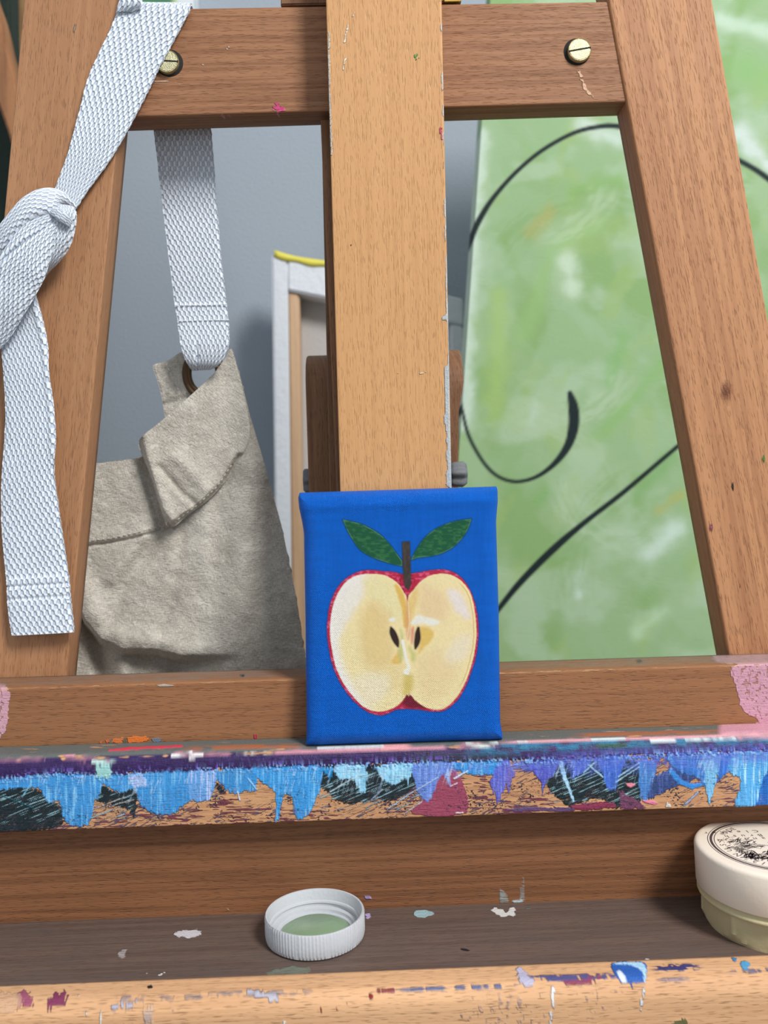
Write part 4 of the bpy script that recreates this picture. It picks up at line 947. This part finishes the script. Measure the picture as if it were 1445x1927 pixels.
def build_bib():
    # body of the bib: columns in x, from its top contour down behind the rail
    nx, ny = 300, 330
    xs = np.linspace(40, 592, nx)
    top = np.interp(xs, [40, 175, 262, 290, 330, 380, 428, 436, 450, 470, 500, 530, 555, 575, 592], [888, 872, 862, 850, 800, 740, 672, 655, 700, 780, 880, 990, 1110, 1240, 1330])
    bot = 1620
    vs = np.linspace(0, 1, ny)**1.15
    X = np.broadcast_to(xs, (ny, nx)).copy(); Y = top[None, :]+(bot-top[None, :])*vs[:, None]
    def depth(X, Y):
        D = .3845+0*X
        D += .010*sm(430, 600, X)*1.0                      # right side turns away
        D -= .0045*np.exp(-(dseg(X, Y, [(430, 720), (470, 900), (450, 1100), (430, 1400)])/34)**2)
        # soft belly of cloth above a deep crease at lower left
        cre = [(140, 1120), (158, 1160), (190, 1200), (230, 1225), (290, 1225), (340, 1240), (420, 1238)]
        d = dseg(X, Y, cre)
        below = sm(-6, 10, Y-np.interp(X, [140, 158, 190, 230, 290, 340, 420, 520], [1120, 1168, 1206, 1226, 1226, 1238, 1236, 1225]))
        amp = sm(100, 150, X)*sm(470, 330, X)
        D += .0085*below*amp
        D -= .0042*np.exp(-((d-16)/26)**2)*(1-below)*amp
        D += .006*np.exp(-(dseg(X, Y, [(160, 1160), (185, 1230), (215, 1400)])/14)**2)*below
        D -= .004*np.exp(-(dseg(X, Y, [(225, 1235), (260, 1400)])/16)**2)*below
        # radiating folds under the corner
        D += .0022*np.exp(-(dseg(X, Y, [(300, 1000), (235, 1100), (200, 1180)])/15)**2)
        D -= .0022*np.exp(-(dseg(X, Y, [(270, 1010), (210, 1090)])/14)**2)
        D += .0016*np.exp(-(dseg(X, Y, [(345, 990), (330, 1100), (300, 1190)])/13)**2)
        D -= .0014*np.exp(-(dseg(X, Y, [(385, 960), (380, 1080)])/16)**2)
        # hem band: step at the seam and the fold shadow beside the turned corner
        seam = np.interp(X, [40, 160, 200, 250, 320, 400, 452], [1030, 1024, 1020, 1010, 992, 940, 860])
        D -= .0012*sm(2, -2, Y-seam)*sm(335, 318, X)
        D += .0009*np.exp(-((Y-seam-2)/4)**2)*sm(335, 318, X)
        D += .0030*np.exp(-(dseg(X, Y, [(268, 870), (285, 930), (305, 990)])/9)**2)
        D += .0016*(fbm(X/46, Y/46, 5)-.5)+.0010*(fbm(X/17, Y/17, 6)-.5)
        return D
    D = depth(X, Y)
    P = at(X, Y, D)
    N = np.cross(np.gradient(P, axis=1), np.gradient(P, axis=0)); N /= np.linalg.norm(N, axis=2)[..., None]+1e-12
    if N[..., 1].mean() > 0: N = -N
    B = P-N*.0009
    V = np.concatenate([P.reshape(-1, 3), B.reshape(-1, 3)]); k0 = nx*ny
    Fc = gridfaces(ny, nx, 0, True)+gridfaces(ny, nx, k0)
    for i in range(ny-1):
        Fc.append([i*nx, (i+1)*nx, k0+(i+1)*nx, k0+i*nx]); Fc.append([i*nx+nx-1, k0+i*nx+nx-1, k0+(i+1)*nx+nx-1, (i+1)*nx+nx-1])
    for j in range(nx-1):
        Fc.append([j, k0+j, k0+j+1, j+1]); a = (ny-1)*nx; Fc.append([a+j, a+j+1, k0+a+j+1, k0+a+j])
    UV = np.stack([V[:, 0], V[:, 2]], -1)
    mk('bib', V, Fc, M['linen'], AP, UV)
    stitches('stitching', [(162, 1018), (200, 1014), (250, 1004), (318, 986)], .3815, M['thread'], AP, 6, 4, .00022, lambda x, y: float(depth(np.array(x), np.array(y)))-.0003)
    # turned-down corner in front
    def flat(name, outline, Dfun, step=2.6, thick=.0011, parent=AP, uvang=0.0):
        S = smooth_poly(outline, 4)
        y0 = min(q[1] for q in S); y1 = max(q[1] for q in S); n = int((y1-y0)/step)+2; nu = 80
        Ys = np.linspace(y0+.3, y1-.3, n); Ls = []; Rs = []
        for yy in Ys:
            xx = []
            for a, b in zip(S, S[1:]+[S[0]]):
                if (a[1] > yy) != (b[1] > yy): xx.append(a[0]+(b[0]-a[0])*(yy-a[1])/(b[1]-a[1]))
            Ls.append(min(xx)); Rs.append(max(xx))
        us = np.linspace(0, 1, nu); X = np.array(Ls)[:, None]*(1-us)+np.array(Rs)[:, None]*us; Y = np.broadcast_to(Ys[:, None], X.shape)
        P = at(X, Y, Dfun(X, Y)); m = n
        e = -sdpoly(X, Y, S)
        th = thick*np.clip(e/3.0, .25, 1)**.5
        Fp = P.copy(); Fp[..., 1] -= th*.5; Bp = P.copy(); Bp[..., 1] += th*.5
        V = np.concatenate([Fp.reshape(-1, 3), Bp.reshape(-1, 3)]); k0 = m*nu
        Fc = gridfaces(m, nu, 0, True)+gridfaces(m, nu, k0)
        for i in range(m-1):
            Fc.append([i*nu, (i+1)*nu, k0+(i+1)*nu, k0+i*nu]); Fc.append([i*nu+nu-1, k0+i*nu+nu-1, k0+(i+1)*nu+nu-1, (i+1)*nu+nu-1])
        for j in range(nu-1):
            Fc.append([j, k0+j, k0+j+1, j+1]); a = (m-1)*nu; Fc.append([a+j, a+j+1, k0+a+j+1, k0+a+j])
        c, s = math.cos(uvang), math.sin(uvang)
        UV = np.stack([V[:, 0]*c-V[:, 2]*s+.3, V[:, 0]*s+V[:, 2]*c], -1)
        return mk(name, V, Fc, M['linen'], parent, UV)
    def dflap(X, Y):
        le = dseg(X, Y, [(262, 828), (270, 862), (300, 960), (322, 993)])
        D = .3762+.0028*sm(330, 450, X)
        D -= .0015*np.exp(-((le-12)/12)**2); D += .0035*sm(9, 0, le)
        bt = dseg(X, Y, [(322, 993), (380, 955), (420, 915), (452, 862)])
        D += .0045*sm(12, 0, bt)
        D += .0016*np.exp(-((dseg(X, Y, [(300, 880), (345, 930), (370, 950)]))/7)**2)
        D -= .0012*np.exp(-((dseg(X, Y, [(330, 860), (390, 920)]))/12)**2)
        return D+.0010*(fbm(X/18, Y/18, 15)-.5)+.0008*(fbm(X/40, Y/40, 16)-.5)
    fl = flat('turned_corner', [(262, 829), (300, 795), (350, 752), (400, 705), (425, 672), (435, 655), (449, 700), (460, 745), (469, 790), (470, 822), (454, 860), (430, 898), (395, 938), (355, 968), (322, 994), (308, 975), (296, 935), (283, 895), (270, 862)], dflap, uvang=.75)
    stitches('stitching', [(334, 978), (372, 950), (408, 916), (438, 872)], .378, M['thread'], fl, 6, 4, .00022, lambda x, y: float(dflap(np.array(x), np.array(y)))-.0006)
    def dtab(X, Y): return .3825+.0010*(fbm(X/16, Y/16, 18)-.5)+.0030*sm(372, 345, X)*0+.0012*np.exp(-((dseg(X, Y, [(300, 765), (360, 745)]))/6)**2)
    tb = flat('eyelet_corner', [(288, 690), (296, 684), (318, 678), (338, 664), (350, 668), (352, 690), (350, 715), (356, 735), (370, 752), (384, 770), (360, 790), (318, 796), (311, 785), (304, 745), (296, 715)], dtab, uvang=.3)
    stitches('stitching', [(312, 684), (322, 705), (336, 735), (340, 755)], .3805, M['thread'], tb, 6, 4, .0002)
    # brass eyelet, strap passing through
    c = at(383, 703, .3815); k = .3815/F
    V = []; Fc = []; n = 96; pr = [(-1, 0), (-.75, .8), (-.3, 1.0), (-.15, .75), (.15, .75), (.3, 1.0), (.75, .8), (1, 0), (.7, -.7), (-.7, -.7)]; m = len(pr)
    for q in range(n):
        a = 2*math.pi*q/n
        for (u, v) in pr:
            rx = (31+9*u)*k; rz = (40+9*u)*k
            V.append((c[0]+rx*math.cos(a), c[1]-v*.0012, c[2]+rz*math.sin(a)))
    for q in range(n):
        q2 = (q+1) % n
        for j in range(m): Fc.append([q*m+j, q*m+(j+1) % m, q2*m+(j+1) % m, q2*m+j])
    g = mk('eyelet', V, Fc, M['brass'], AP)
    import bmesh
    bm = bmesh.new(); bm.from_mesh(g.data); bmesh.ops.recalc_face_normals(bm, faces=bm.faces); bm.to_mesh(g.data); bm.free()
    g.name = 'eyelet'; tag(g, 'antique brass eyelet')
build_bib()

# ---------------------------------------------------------------- tray contents
def build_cap():
    cD = .2998; f = atz(594, 1757, ZF); c = np.array((f[0], cD, ZF))
    t = NT('frosted_plastic'); t.fin(L4((226, 229, 234)), .36, t.bump(t.noise(t.obj(), 900, 2, .5), .0002, .6), Transmission_Weight=.28, IOR=1.45, Subsurface_Weight=.0)
    root = empty('bottle_cap', tuple(c), 'translucent white bottle cap lying open with green paint in it, on the tray', 'bottle cap')
    R = .0176; hgt = .0090
    prof = [(0, .0), (R*.93, 0), (R*.99, .0007), (R, .002), (R, hgt-.0006), (R*.985, hgt), (R*.955, hgt-.0001), (R*.94, hgt-.0009), (R*.91, .0052), (R*.88, .0050), (R*.87, .0044), (R*.90, .0040), (R*.90, .0030), (R*.80, .0027), (R*.79, .0017), (R*.73, .0016), (R*.72, .0012), (0, .0012)]
    def kn(a, r, h):
        if r >= R*.985 and .001 < h < hgt-.0003: return r*(1+.007*math.cos(a*90)-(.012 if (a*10/(2*math.pi)) % 1 < .03 else 0))
        return r
    cap = lathe('shell', prof, c, t.m, root, 540, 'Z', kn)
    sharp(cap, 50)
    V = []; Fc = []
    n = 64
    for k in range(n):
        a = 2*math.pi*k/n; rr = R*.70*(1+.03*math.sin(3*a)); V.append((c[0]+rr*math.cos(a), c[1]+rr*math.sin(a), c[2]+.0014))
    for k in range(n):
        a = 2*math.pi*k/n; rr = R*.64; V.append((c[0]+rr*math.cos(a), c[1]+rr*math.sin(a), c[2]+.0023))
    V.append((c[0], c[1], c[2]+.0024))
    for k in range(n):
        k2 = (k+1) % n; Fc.append([k, k2, n+k2, n+k]); Fc.append([n+k, n+k2, 2*n])
    pm = plain('green_paint', (134, 160, 126), .25, 0, (500, .0002))
    o = mk('paint_puddle', V, Fc, pm, root); tag(o, 'pool of pale green paint')
build_cap()

def glyph(ch, size):
    cu = bpy.data.curves.new('t', 'FONT'); cu.body = ch; cu.size = size; cu.align_x = 'CENTER'
    ob = bpy.data.objects.new('t', cu); COL.objects.link(ob)
    dg = bpy.context.evaluated_depsgraph_get(); me = bpy.data.meshes.new_from_object(ob.evaluated_get(dg))
    V = [tuple(v.co) for v in me.vertices]; Fc = [tuple(p.vertices) for p in me.polygons]
    bpy.data.objects.remove(ob); bpy.data.meshes.remove(me); bpy.data.curves.remove(cu); return V, Fc

def build_jar():
    cD = .2965; X = at(1458, 1745, cD)[0]
    c = np.array((X, cD, ZF))
    root = empty('cleaner_tub', tuple(c), 'cream plastic tub with a printed screw lid, at the right end of the tray', 'tub')
    mb = plain('cream_plastic_body', (206, 192, 150), .45, 0, (400, .0002), .12)
    ml = plain('ivory_plastic_lid', (246, 231, 212), .36, 0, (500, .00008), .03)
    Ro, hB = .0243, .0112
    n8 = 8; rot = math.radians(-147.7)
    def octr(a):
        q = ((a-rot) % (2*math.pi/n8))-math.pi/n8
        return Ro*.945/math.cos(q)
    V = []; n = 240; rings = [(-.0002, 'c'), (.0000, 'b'), (.0030, 'o'), (hB, 'o')]
    rings = [(0, .86), (0, .945), (.0012, .972), (.0035, 9), (hB, 9)]
    for k in range(n):
        a = 2*math.pi*k/n; ro = octr(a)
        for z, s in rings:
            rr = min(ro, Ro*s) if s < 5 else ro
            V.append((c[0]+rr*math.cos(a), c[1]+rr*math.sin(a), c[2]+z))
    m = len(rings); Fc = []
    for k in range(n):
        k2 = (k+1) % n
        for j in range(m-1): Fc.append([k*m+j, k2*m+j, k2*m+j+1, k*m+j+1])
    Fc.append([k*m for k in range(n)][::-1]); Fc.append([k*m+m-1 for k in range(n)])
    b = mk('body', V, Fc, mb, root); sharp(b, 20)
    lathe('rim', [(Ro*.9, hB-.002), (Ro*.99, hB-.0016), (.0256, hB-.0010), (.0259, hB-.0003), (.0256, hB+.0003), (.0250, hB+.0005), (.0249, hB+.0022), (Ro*.9, hB+.0022)], c, mb, root, 120)
    zl = hB+.0020; Rl = .0266; hT = .0277
    lid = lathe('lid', [(0, zl), (Rl*.97, zl), (Rl*.985, zl+.0004), (Rl, hT-.0016), (Rl*.993, hT-.0008), (Rl*.975, hT-.0003), (Rl*.95, hT-.00005), (Rl*.92, hT), (Rl*.83, hT), (0, hT)], c, ml, root, 160)
    ink = plain('brown_ink', (78, 62, 62), .6)
    V = []; Fc = []; zz = c[2]+hT+.00005
    def ring(r0_, r1_, n=128):
        k0 = len(V)
        for k in range(n):
            a = 2*math.pi*k/n
            for r_ in (r0_, r1_): V.append((c[0]+r_*math.cos(a), c[1]+r_*math.sin(a), zz))
        for k in range(n):
            k2 = (k+1) % n; Fc.append([k0+2*k, k0+2*k+1, k0+2*k2+1, k0+2*k2])
    RL = Rl*.825
    ring(RL*.988, RL); ring(RL*.925, RL*.965); ring(RL*.888, RL*.900)
    def word(txt, r_, a0, da, size, facing=1, slant=.0):
        for i, ch in enumerate(txt):
            if ch == ' ': continue
            gv, gf = glyph(ch, size); a = a0+da*i; k0 = len(V)
            for (gx, gy, _) in gv:
                gx += slant*gy
                # facing=1: tops point outwards
                rr = r_+(gy-size*.35)*facing
                aa = a-(gx/r_)*facing
                V.append((c[0]+rr*math.cos(aa), c[1]+rr*math.sin(aa), zz))
            for f in gf: Fc.append([k0+q for q in f])
    # catalogue number along the near edge, seen upside down
    word('LB-1012', RL*.79, math.radians(-84), -math.radians(8.2), .0034, 1, .2)
    word('IN U.S.A. MADE', RL*.79, math.radians(210), -math.radians(7.2), .0031, 1)
    for i, (tx, yy) in enumerate((('Brush', .45), ('Cleaner', .62), ('and', .32))):
        for j, ch in enumerate(tx):
            gv, gf = glyph(ch, .0030); k0 = len(V)
            for gx, gy, _ in gv:
                X_ = RL*(.02-.14*j+.0)-gx*1.0; Y_ = RL*yy-gy
                V.append((c[0]+X_-.001, c[1]+Y_, zz))
            for f in gf: Fc.append([k0+q for q in f][::-1])
    # engraved landscape: clusters of short tapered pen strokes
    r2 = random.Random(12)
    def pen(x, y, L, w, a):
        k0 = len(V)
        for (u, v) in ((-.5, 0), (-.1, .5), (.5, .1), (.1, -.5)):
            X_ = x+u*L*math.cos(a)-v*w*math.sin(a); Y_ = y+u*L*math.sin(a)+v*w*math.cos(a)
            V.append((c[0]+X_*RL, c[1]+Y_*RL, zz))
        Fc.append([k0, k0+3, k0+2, k0+1])
    for (x, y, sx, sy, n_, L, w, a) in ((-.48, .18, .16, .10, 60, .12, .03, .5), (-.36, -.02, .22, .05, 40, .2, .022, .02), (-.60, -.12, .09, .08, 40, .1, .03, .3), (-.30, -.42, .22, .07, 90, .11, .04, .15),
                                    (-.52, -.34, .10, .10, 60, .12, .04, .9), (-.18, -.28, .06, .06, 40, .08, .05, 1.1), (0.02, -.22, .10, .10, 50, .08, .03, 1.2), (.02, -.46, .22, .07, 80, .1, .04, 0), (.35, -.2, .22, .2, 90, .12, .03, .6), (.2, .1, .12, .1, 30, .1, .02, .2)):
        for _ in range(int(n_*1.1)):
            pen(x+r2.gauss(0, sx*.75), y+r2.gauss(0, sy*.8), L*r2.uniform(.4, 1.5), w*r2.uniform(.25, .75), a+r2.gauss(0, .4))
    lb = mk('printed_label', V, Fc, ink, lid, smooth=False); tag(lb, 'dark brown printed rings, lettering and engraving')
build_jar()

# ---------------------------------------------------------------- pictures behind the easel
def slab(name, quad, D, thick, mat, nx, ny, painter, parent=None, zfloor=None):
    """stretched canvas as a real slab; quad = TL, TR, BR, BL pixels on plane Y=D (per corner D allowed)"""
    Ds = D if np.ndim(D) else [D]*4
    C4 = [at(q[0], q[1], d) for q, d in zip(quad, Ds)]
    if zfloor is not None:
        for a, b in ((0, 3), (1, 2)):
            t = (zfloor-C4[a][2])/(C4[b][2]-C4[a][2]); C4[b] = C4[a]+(C4[b]-C4[a])*t
    u = np.linspace(0, 1, nx)[None, :, None]; v = np.linspace(0, 1, ny)[:, None, None]
    P = (C4[0]*(1-u)+C4[1]*u)*(1-v)+(C4[3]*(1-u)+C4[2]*u)*v
    B = P.copy(); B[..., 1] += thick
    V = np.concatenate([P.reshape(-1, 3), B.reshape(-1, 3)]); k0 = nx*ny
    x, y = proj(P.reshape(-1, 3)); p = Paint(x, y); painter(p, P.reshape(-1, 3)); col = p.rgba()
    Fc = gridfaces(ny, nx, 0, True)+gridfaces(ny, nx, k0)
    for i in range(ny-1):
        Fc.append([i*nx, (i+1)*nx, k0+(i+1)*nx, k0+i*nx]); Fc.append([i*nx+nx-1, k0+i*nx+nx-1, k0+(i+1)*nx+nx-1, (i+1)*nx+nx-1])
    for j in range(nx-1):
        Fc.append([j, k0+j, k0+j+1, j+1]); a = (ny-1)*nx; Fc.append([a+j, a+j+1, k0+a+j+1, k0+a+j])
    o = mk(name, V, Fc, mat, parent, np.stack([V[:, 0], V[:, 2]], -1), np.concatenate([col, col])); sharp(o, 40); return o

def paint_green(p, V):
    x, y = p.x, p.y
    c = lin((150, 182, 134))*np.ones(x.shape+(3,))
    def mixin(m, col):
        nonlocal c
        m = np.clip(m, 0, 1)[..., None]; c = c*(1-m)+lin(col)*m
    a = (x*.5+y*.86); b = (x*.86-y*.5)
    n1 = fbm((x*.9+y*.3)/90, (y*.9-x*.3)/120, 1, 4); n2 = fbm((x+y*.4)/60, (y-x*.4)/100, 5, 4); n3 = fbm(x/110, y/80, 9, 4); n4 = fbm(b/40, a/90, 12, 3)
    mixin(.75*sm(.46, .66, n1), (134, 170, 104)); mixin(.8*sm(.5, .68, n3), (170, 196, 162)); mixin(.45*sm(.55, .72, n2), (156, 184, 112)); mixin(.25*sm(.5, .75, n4), (172, 196, 162))
    def bl(P, w, col, al, s):
        mixin(al*np.exp(-np.maximum(dseg(x, y, P)+24*(fbm(x/26, y/26, s)-.5), 0)**2/(w*w)), col)
    bl([(905, 250), (893, 420), (880, 600), (874, 800)], 14, (206, 224, 208), .8, 20)
    bl([(1100, 235), (1160, 262)], 18, (206, 222, 210), .8, 21); bl([(1390, 250), (1445, 310)], 18, (208, 222, 214), .9, 22); bl([(1360, 40), (1445, 60)], 16, (200, 222, 202), .7, 23)
    bl([(1065, 490), (1078, 540)], 17, (206, 224, 200), .75, 24); bl([(1090, 1080), (1085, 1120)], 12, (206, 226, 214), .7, 25); bl([(1220, 1040), (1270, 1000)], 20, (208, 228, 216), .75, 26)
    bl([(1000, 790), (1010, 760)], 10, (200, 218, 206), .6, 27); bl([(1250, 1150), (1200, 1190)], 14, (190, 220, 186), .6, 28)
    bl([(1000, 435), (1035, 400)], 14, (180, 166, 86), .55, 29); bl([(1240, 960), (1280, 930)], 11, (176, 176, 96), .6, 30)
    bl([(1080, 360), (1160, 340)], 16, (136, 178, 100), .6, 31); bl([(1170, 640), (1150, 720)], 16, (128, 178, 106), .65, 32); bl([(1120, 830), (1180, 760), (1250, 690)], 16, (138, 182, 108), .6, 33)
    bl([(1260, 860), (1200, 930)], 16, (120, 168, 96), .6, 34); bl([(1010, 940), (1030, 920)], 9, (128, 176, 106), .6, 35); bl([(1400, 130), (1445, 150)], 30, (136, 184, 108), .6, 36)
    bl([(940, 560), (930, 780)], 20, (166, 196, 112), .6, 37); bl([(1120, 420), (1040, 470), (980, 640)], 16, (150, 190, 118), .5, 38)
    mixin(.3*sm(6, -4, dseg(x, y, [(1060, 1040), (1140, 990)])), (120, 150, 120))
    # dry sweeping strokes of the broad brush
    for (cx_, cy_, r_, wd_, a0, a1, col_, al_) in ((1040, 640, 150, 40, .3, 2.2, (182, 204, 172), .45), (1120, 560, 190, 46, 3.4, 5.6, (128, 166, 98), .4), (960, 980, 200, 50, 4.6, 6.2, (176, 198, 160), .4), (1300, 1100, 230, 60, 2.8, 4.4, (130, 168, 102), .35),
                                                (1180, 900, 120, 40, 1.0, 3.4, (184, 206, 176), .4), (1000, 300, 150, 40, 0.2, 1.6, (184, 206, 170), .4), (1420, 200, 160, 60, 1.4, 3.2, (178, 204, 172), .4), (1000, 1200, 170, 50, 3.6, 5.4, (136, 172, 108), .4)):
        rr = np.hypot(x-cx_, y-cy_); th = np.mod(np.arctan2(y-cy_, x-cx_), 2*math.pi)
        m = sm(wd_, wd_*.3, np.abs(rr-r_))*sm(a0, a0+.35, th)*sm(a1, a1-.35, th)
        mixin(al_*m*(.35+.9*sm(.35, .7, vn(rr/5, th*7, 71)*.6+vn(rr/13, th*5, 72)*.4)), col_)
    INK = (8, 30, 32)
    def line(P, wd):
        P = cat([list(q)+[w_] for q, w_ in zip(P, wd)], 6)
        mixin(sm(1.6, -1.6, dseg(x, y, [(q[0], q[1]) for q in P], [q[2]*1.15 for q in P])), INK)
    line([(868, 500), (889, 442), (905, 408), (930, 370), (970, 325), (1020, 283), (1080, 250), (1130, 238), (1165, 238), (1260, 252), (1340, 280), (1396, 305), (1445, 336), (1520, 400)], [9, 10, 10, 8, 7, 7, 7, 8, 9, 9, 9, 9, 10, 10])
    t5 = tr(.4187, 840, 640)
    line(t5([(60, 250), (72, 320), (100, 430), (160, 540), (220, 605), (290, 634), (360, 630), (430, 600), (500, 540), (550, 465), (572, 380), (570, 300), (555, 240)]), [4, 5, 6, 6, 6, 6, 6, 7, 10, 14, 18, 17, 9])
    line(t5([(120, 1360), (245, 1195), (340, 1080), (480, 940), (620, 820), (800, 680), (1030, 485), (1180, 360)]), [8, 9, 11, 12, 9, 8, 7, 7])
    p.over(np.ones(x.shape), c)

def build_back():
    mat = painted_cloth('acrylic_on_large_canvas', .0011, .00008, .6, .0003)
    g = slab('abstract_green_painting', [(931, -120), (1980, -150), (1980, 1700), (805, 1700)], .60, .030, mat, 380, 640, paint_green)
    # reach down to the ground
    g.data.update()
    zmin = min(v.co.z for v in g.data.vertices)
    tag(g, 'large abstract green canvas with dark curving brush lines, behind the right easel leg', 'painting')
    # canvas seen from behind: folded white edges, pine stretcher bar, raw grey back
    R = empty('turned_canvas', tuple(at(690, 1300, .72)*np.array((1, 1, 0))), 'white stretched canvas turned to show its back, with a yellow painted top edge', 'canvas')
    D = .72
    wh = plain('white_primed_cloth', (222, 226, 232), .8, 0, (180, .001)); bk = plain('raw_canvas_back', (190, 186, 184), .9, 0, (400, .0006))
    pine = wood('pine_stretcher', (214, 180, 146), (190, 152, 116), 3.3, .6, 120, .1)
    zb = 0.0
    def strip(name, TL, TR, BR, BL, D_, th, m, floor=True):
        P = [at(q[0], q[1], D_) for q in (TL, TR, BR, BL)]
        if floor:
            for a, b in ((0, 3), (1, 2)):
                t = (zb-P[a][2])/(P[b][2]-P[a][2]); P[b] = P[a]+(P[b]-P[a])*t
        return prism(name, None, D_, th, m, R, .0015, wpts=P)
    strip('folded_edge', (511, 478), (541, 482), (548, 1100), (519, 1100), D, .030, wh)
    strip('folded_edge', (541, 482), (872, 562), (872, 612), (541, 546), D, .030, wh, False)
    strip('folded_edge', (847, 609), (872, 614), (890, 1100), (862, 1100), D, .030, wh)
    strip('stretcher_bar', (541, 546), (563, 551), (570, 1100), (549, 1100), D+.004, .022, pine)
    strip('canvas_back', (541, 540), (848, 600), (868, 1100), (549, 1100), D+.026, .003, bk)
    ye = plain('yellow_paint', (226, 214, 84), .5)
    # yellow edge and a slip of grey underpainting on the upper side
    V = []
    for t_ in np.linspace(0, 1, 30):
        px = 516+(720-516)*t_; py = 472+(520-472)*t_+2.5*math.sin(t_*9)
        for (dy, dd) in ((-2, 0.0), (10+2*math.sin(t_*23), 0), ): V.append(at(px, py+dy, D-.0012))
    V2 = [v+np.array((0, .030, 0)) if k % 2 == 0 else v+np.array((0, .001, 0)) for k, v in enumerate(V)]
    n = 30; Vv = V+V2; Fc = []
    for k in range(n-1):
        a = 2*k; Fc += [[a, a+1, a+3, a+2], [2*n+a, 2*n+a+2, 2*n+a+3, 2*n+a+1], [a, a+2, 2*n+a+2, 2*n+a], [a+1, 2*n+a+1, 2*n+a+3, a+3]]
    Fc += [[0, 2*n, 2*n+1, 1], [2*n-2, 2*n-1, 4*n-1, 4*n-2]]
    o = mk('painted_edge', Vv, Fc, ye, R); tag(o, 'yellow paint along the top edge')
    # second green picture, only its lower corner clears the crossbar
    def pg(p, V):
        x, y = p.x, p.y; c = lin((84, 140, 104))*np.ones(x.shape+(3,))*(.85+.3*fbm(x/30, y/30, 3))[..., None]
        m = sm(318, 334, x)[..., None]; c = c*(1-m)+lin((206, 220, 170))*m; m = sm(330, 338, x)[..., None]; c = c*(1-m)+lin((226, 232, 236))*m; p.over(np.ones(x.shape), c)
    h = slab('hanging_green_painting', [(150, -330), (364, -330), (364, 130), (150, 130)], .775, .024, mat, 160, 100, pg)
    tag(h, 'green picture with a white right border hanging on the wall above the crossbar', 'painting')
    # things stacked at far left
    dg = plain('dark_green_cloth', (38, 52, 44), .9, 0, (200, .001), .3)
    P = [at(-330, -60, .66), at(16, -60, .66), at(46, 1100, .66), at(-330, 1100, .66)]
    for a, b in ((0, 3), (1, 2)):
        t = (0-P[a][2])/(P[b][2]-P[a][2]); P[b] = P[a]+(P[b]-P[a])*t
    o = prism('dark_panel', None, .66, .02, dg, None, .002, wpts=P); tag(o, 'dark green panel standing far left behind the easel', 'panel')
    w1 = wood('old_tan_wood', (178, 146, 98), (116, 84, 54), 5, .9, 60, .1); w2 = wood('brown_wood', (176, 124, 84), (118, 76, 52), 6, .8, 70, .1)
    def plank(name, a, b, w, D_, th, m, label):
        A = at(a[0], a[1], D_); B = at(b[0], b[1], D_); d = (B-A)/np.linalg.norm(B-A); nn = np.array((d[2], 0, -d[0]))
        t = (0-A[2])/(B[2]-A[2]); B2 = A+(B-A)*t
        o = prism(name, None, D_, th, m, None, .004, wpts=[A-nn*w/2, A+nn*w/2, B2+nn*w/2, B2-nn*w/2])
        return tag(o, label, 'plank', 'planks leaning at far left')
    def board_(pts, D_, th, m, label):
        P_ = [at(q[0], q[1], D_) for q in smooth_poly(pts, 4, False)]
        a = P_[-1].copy(); b = P_[0].copy(); a[2] = 0; b[2] = 0
        return tag(prism('wooden_board', None, D_, th, m, None, .002, wpts=[b]+P_+[a]), label, 'board')
    def plk(right, left, D_, th, m, label):
        r_ = [at(q[0], q[1], D_) for q in smooth_poly(right, 4, False)]; l_ = [at(q[0], q[1], D_) for q in smooth_poly(left, 4, False)]
        a = r_[-1].copy(); b = l_[-1].copy(); a[2] = 0; b[2] = 0
        return tag(prism('wooden_board', None, D_, th, m, None, .002, wpts=r_+[a, b]+l_[::-1]), label, 'board')
    plk([(40, -320), (84, -60), (92, 100), (92, 300), (88, 600)], [(-110, -260), (-30, -60), (0, 12), (31, 108), (50, 200), (58, 300), (60, 600)], .69, .018, w1, 'tan board with a curved edge behind the left easel leg, at the top left corner')
    plk([(-70, -260), (-30, -60), (0, 34), (12, 88), (24, 130), (34, 190), (50, 300), (62, 420), (66, 600)], [(-300, -200), (-120, 0), (-30, 140), (0, 208), (20, 268), (36, 340), (44, 420), (46, 600)], .62, .018, w2, 'reddish brown curved board slanting below the tan one at far left')
build_back()
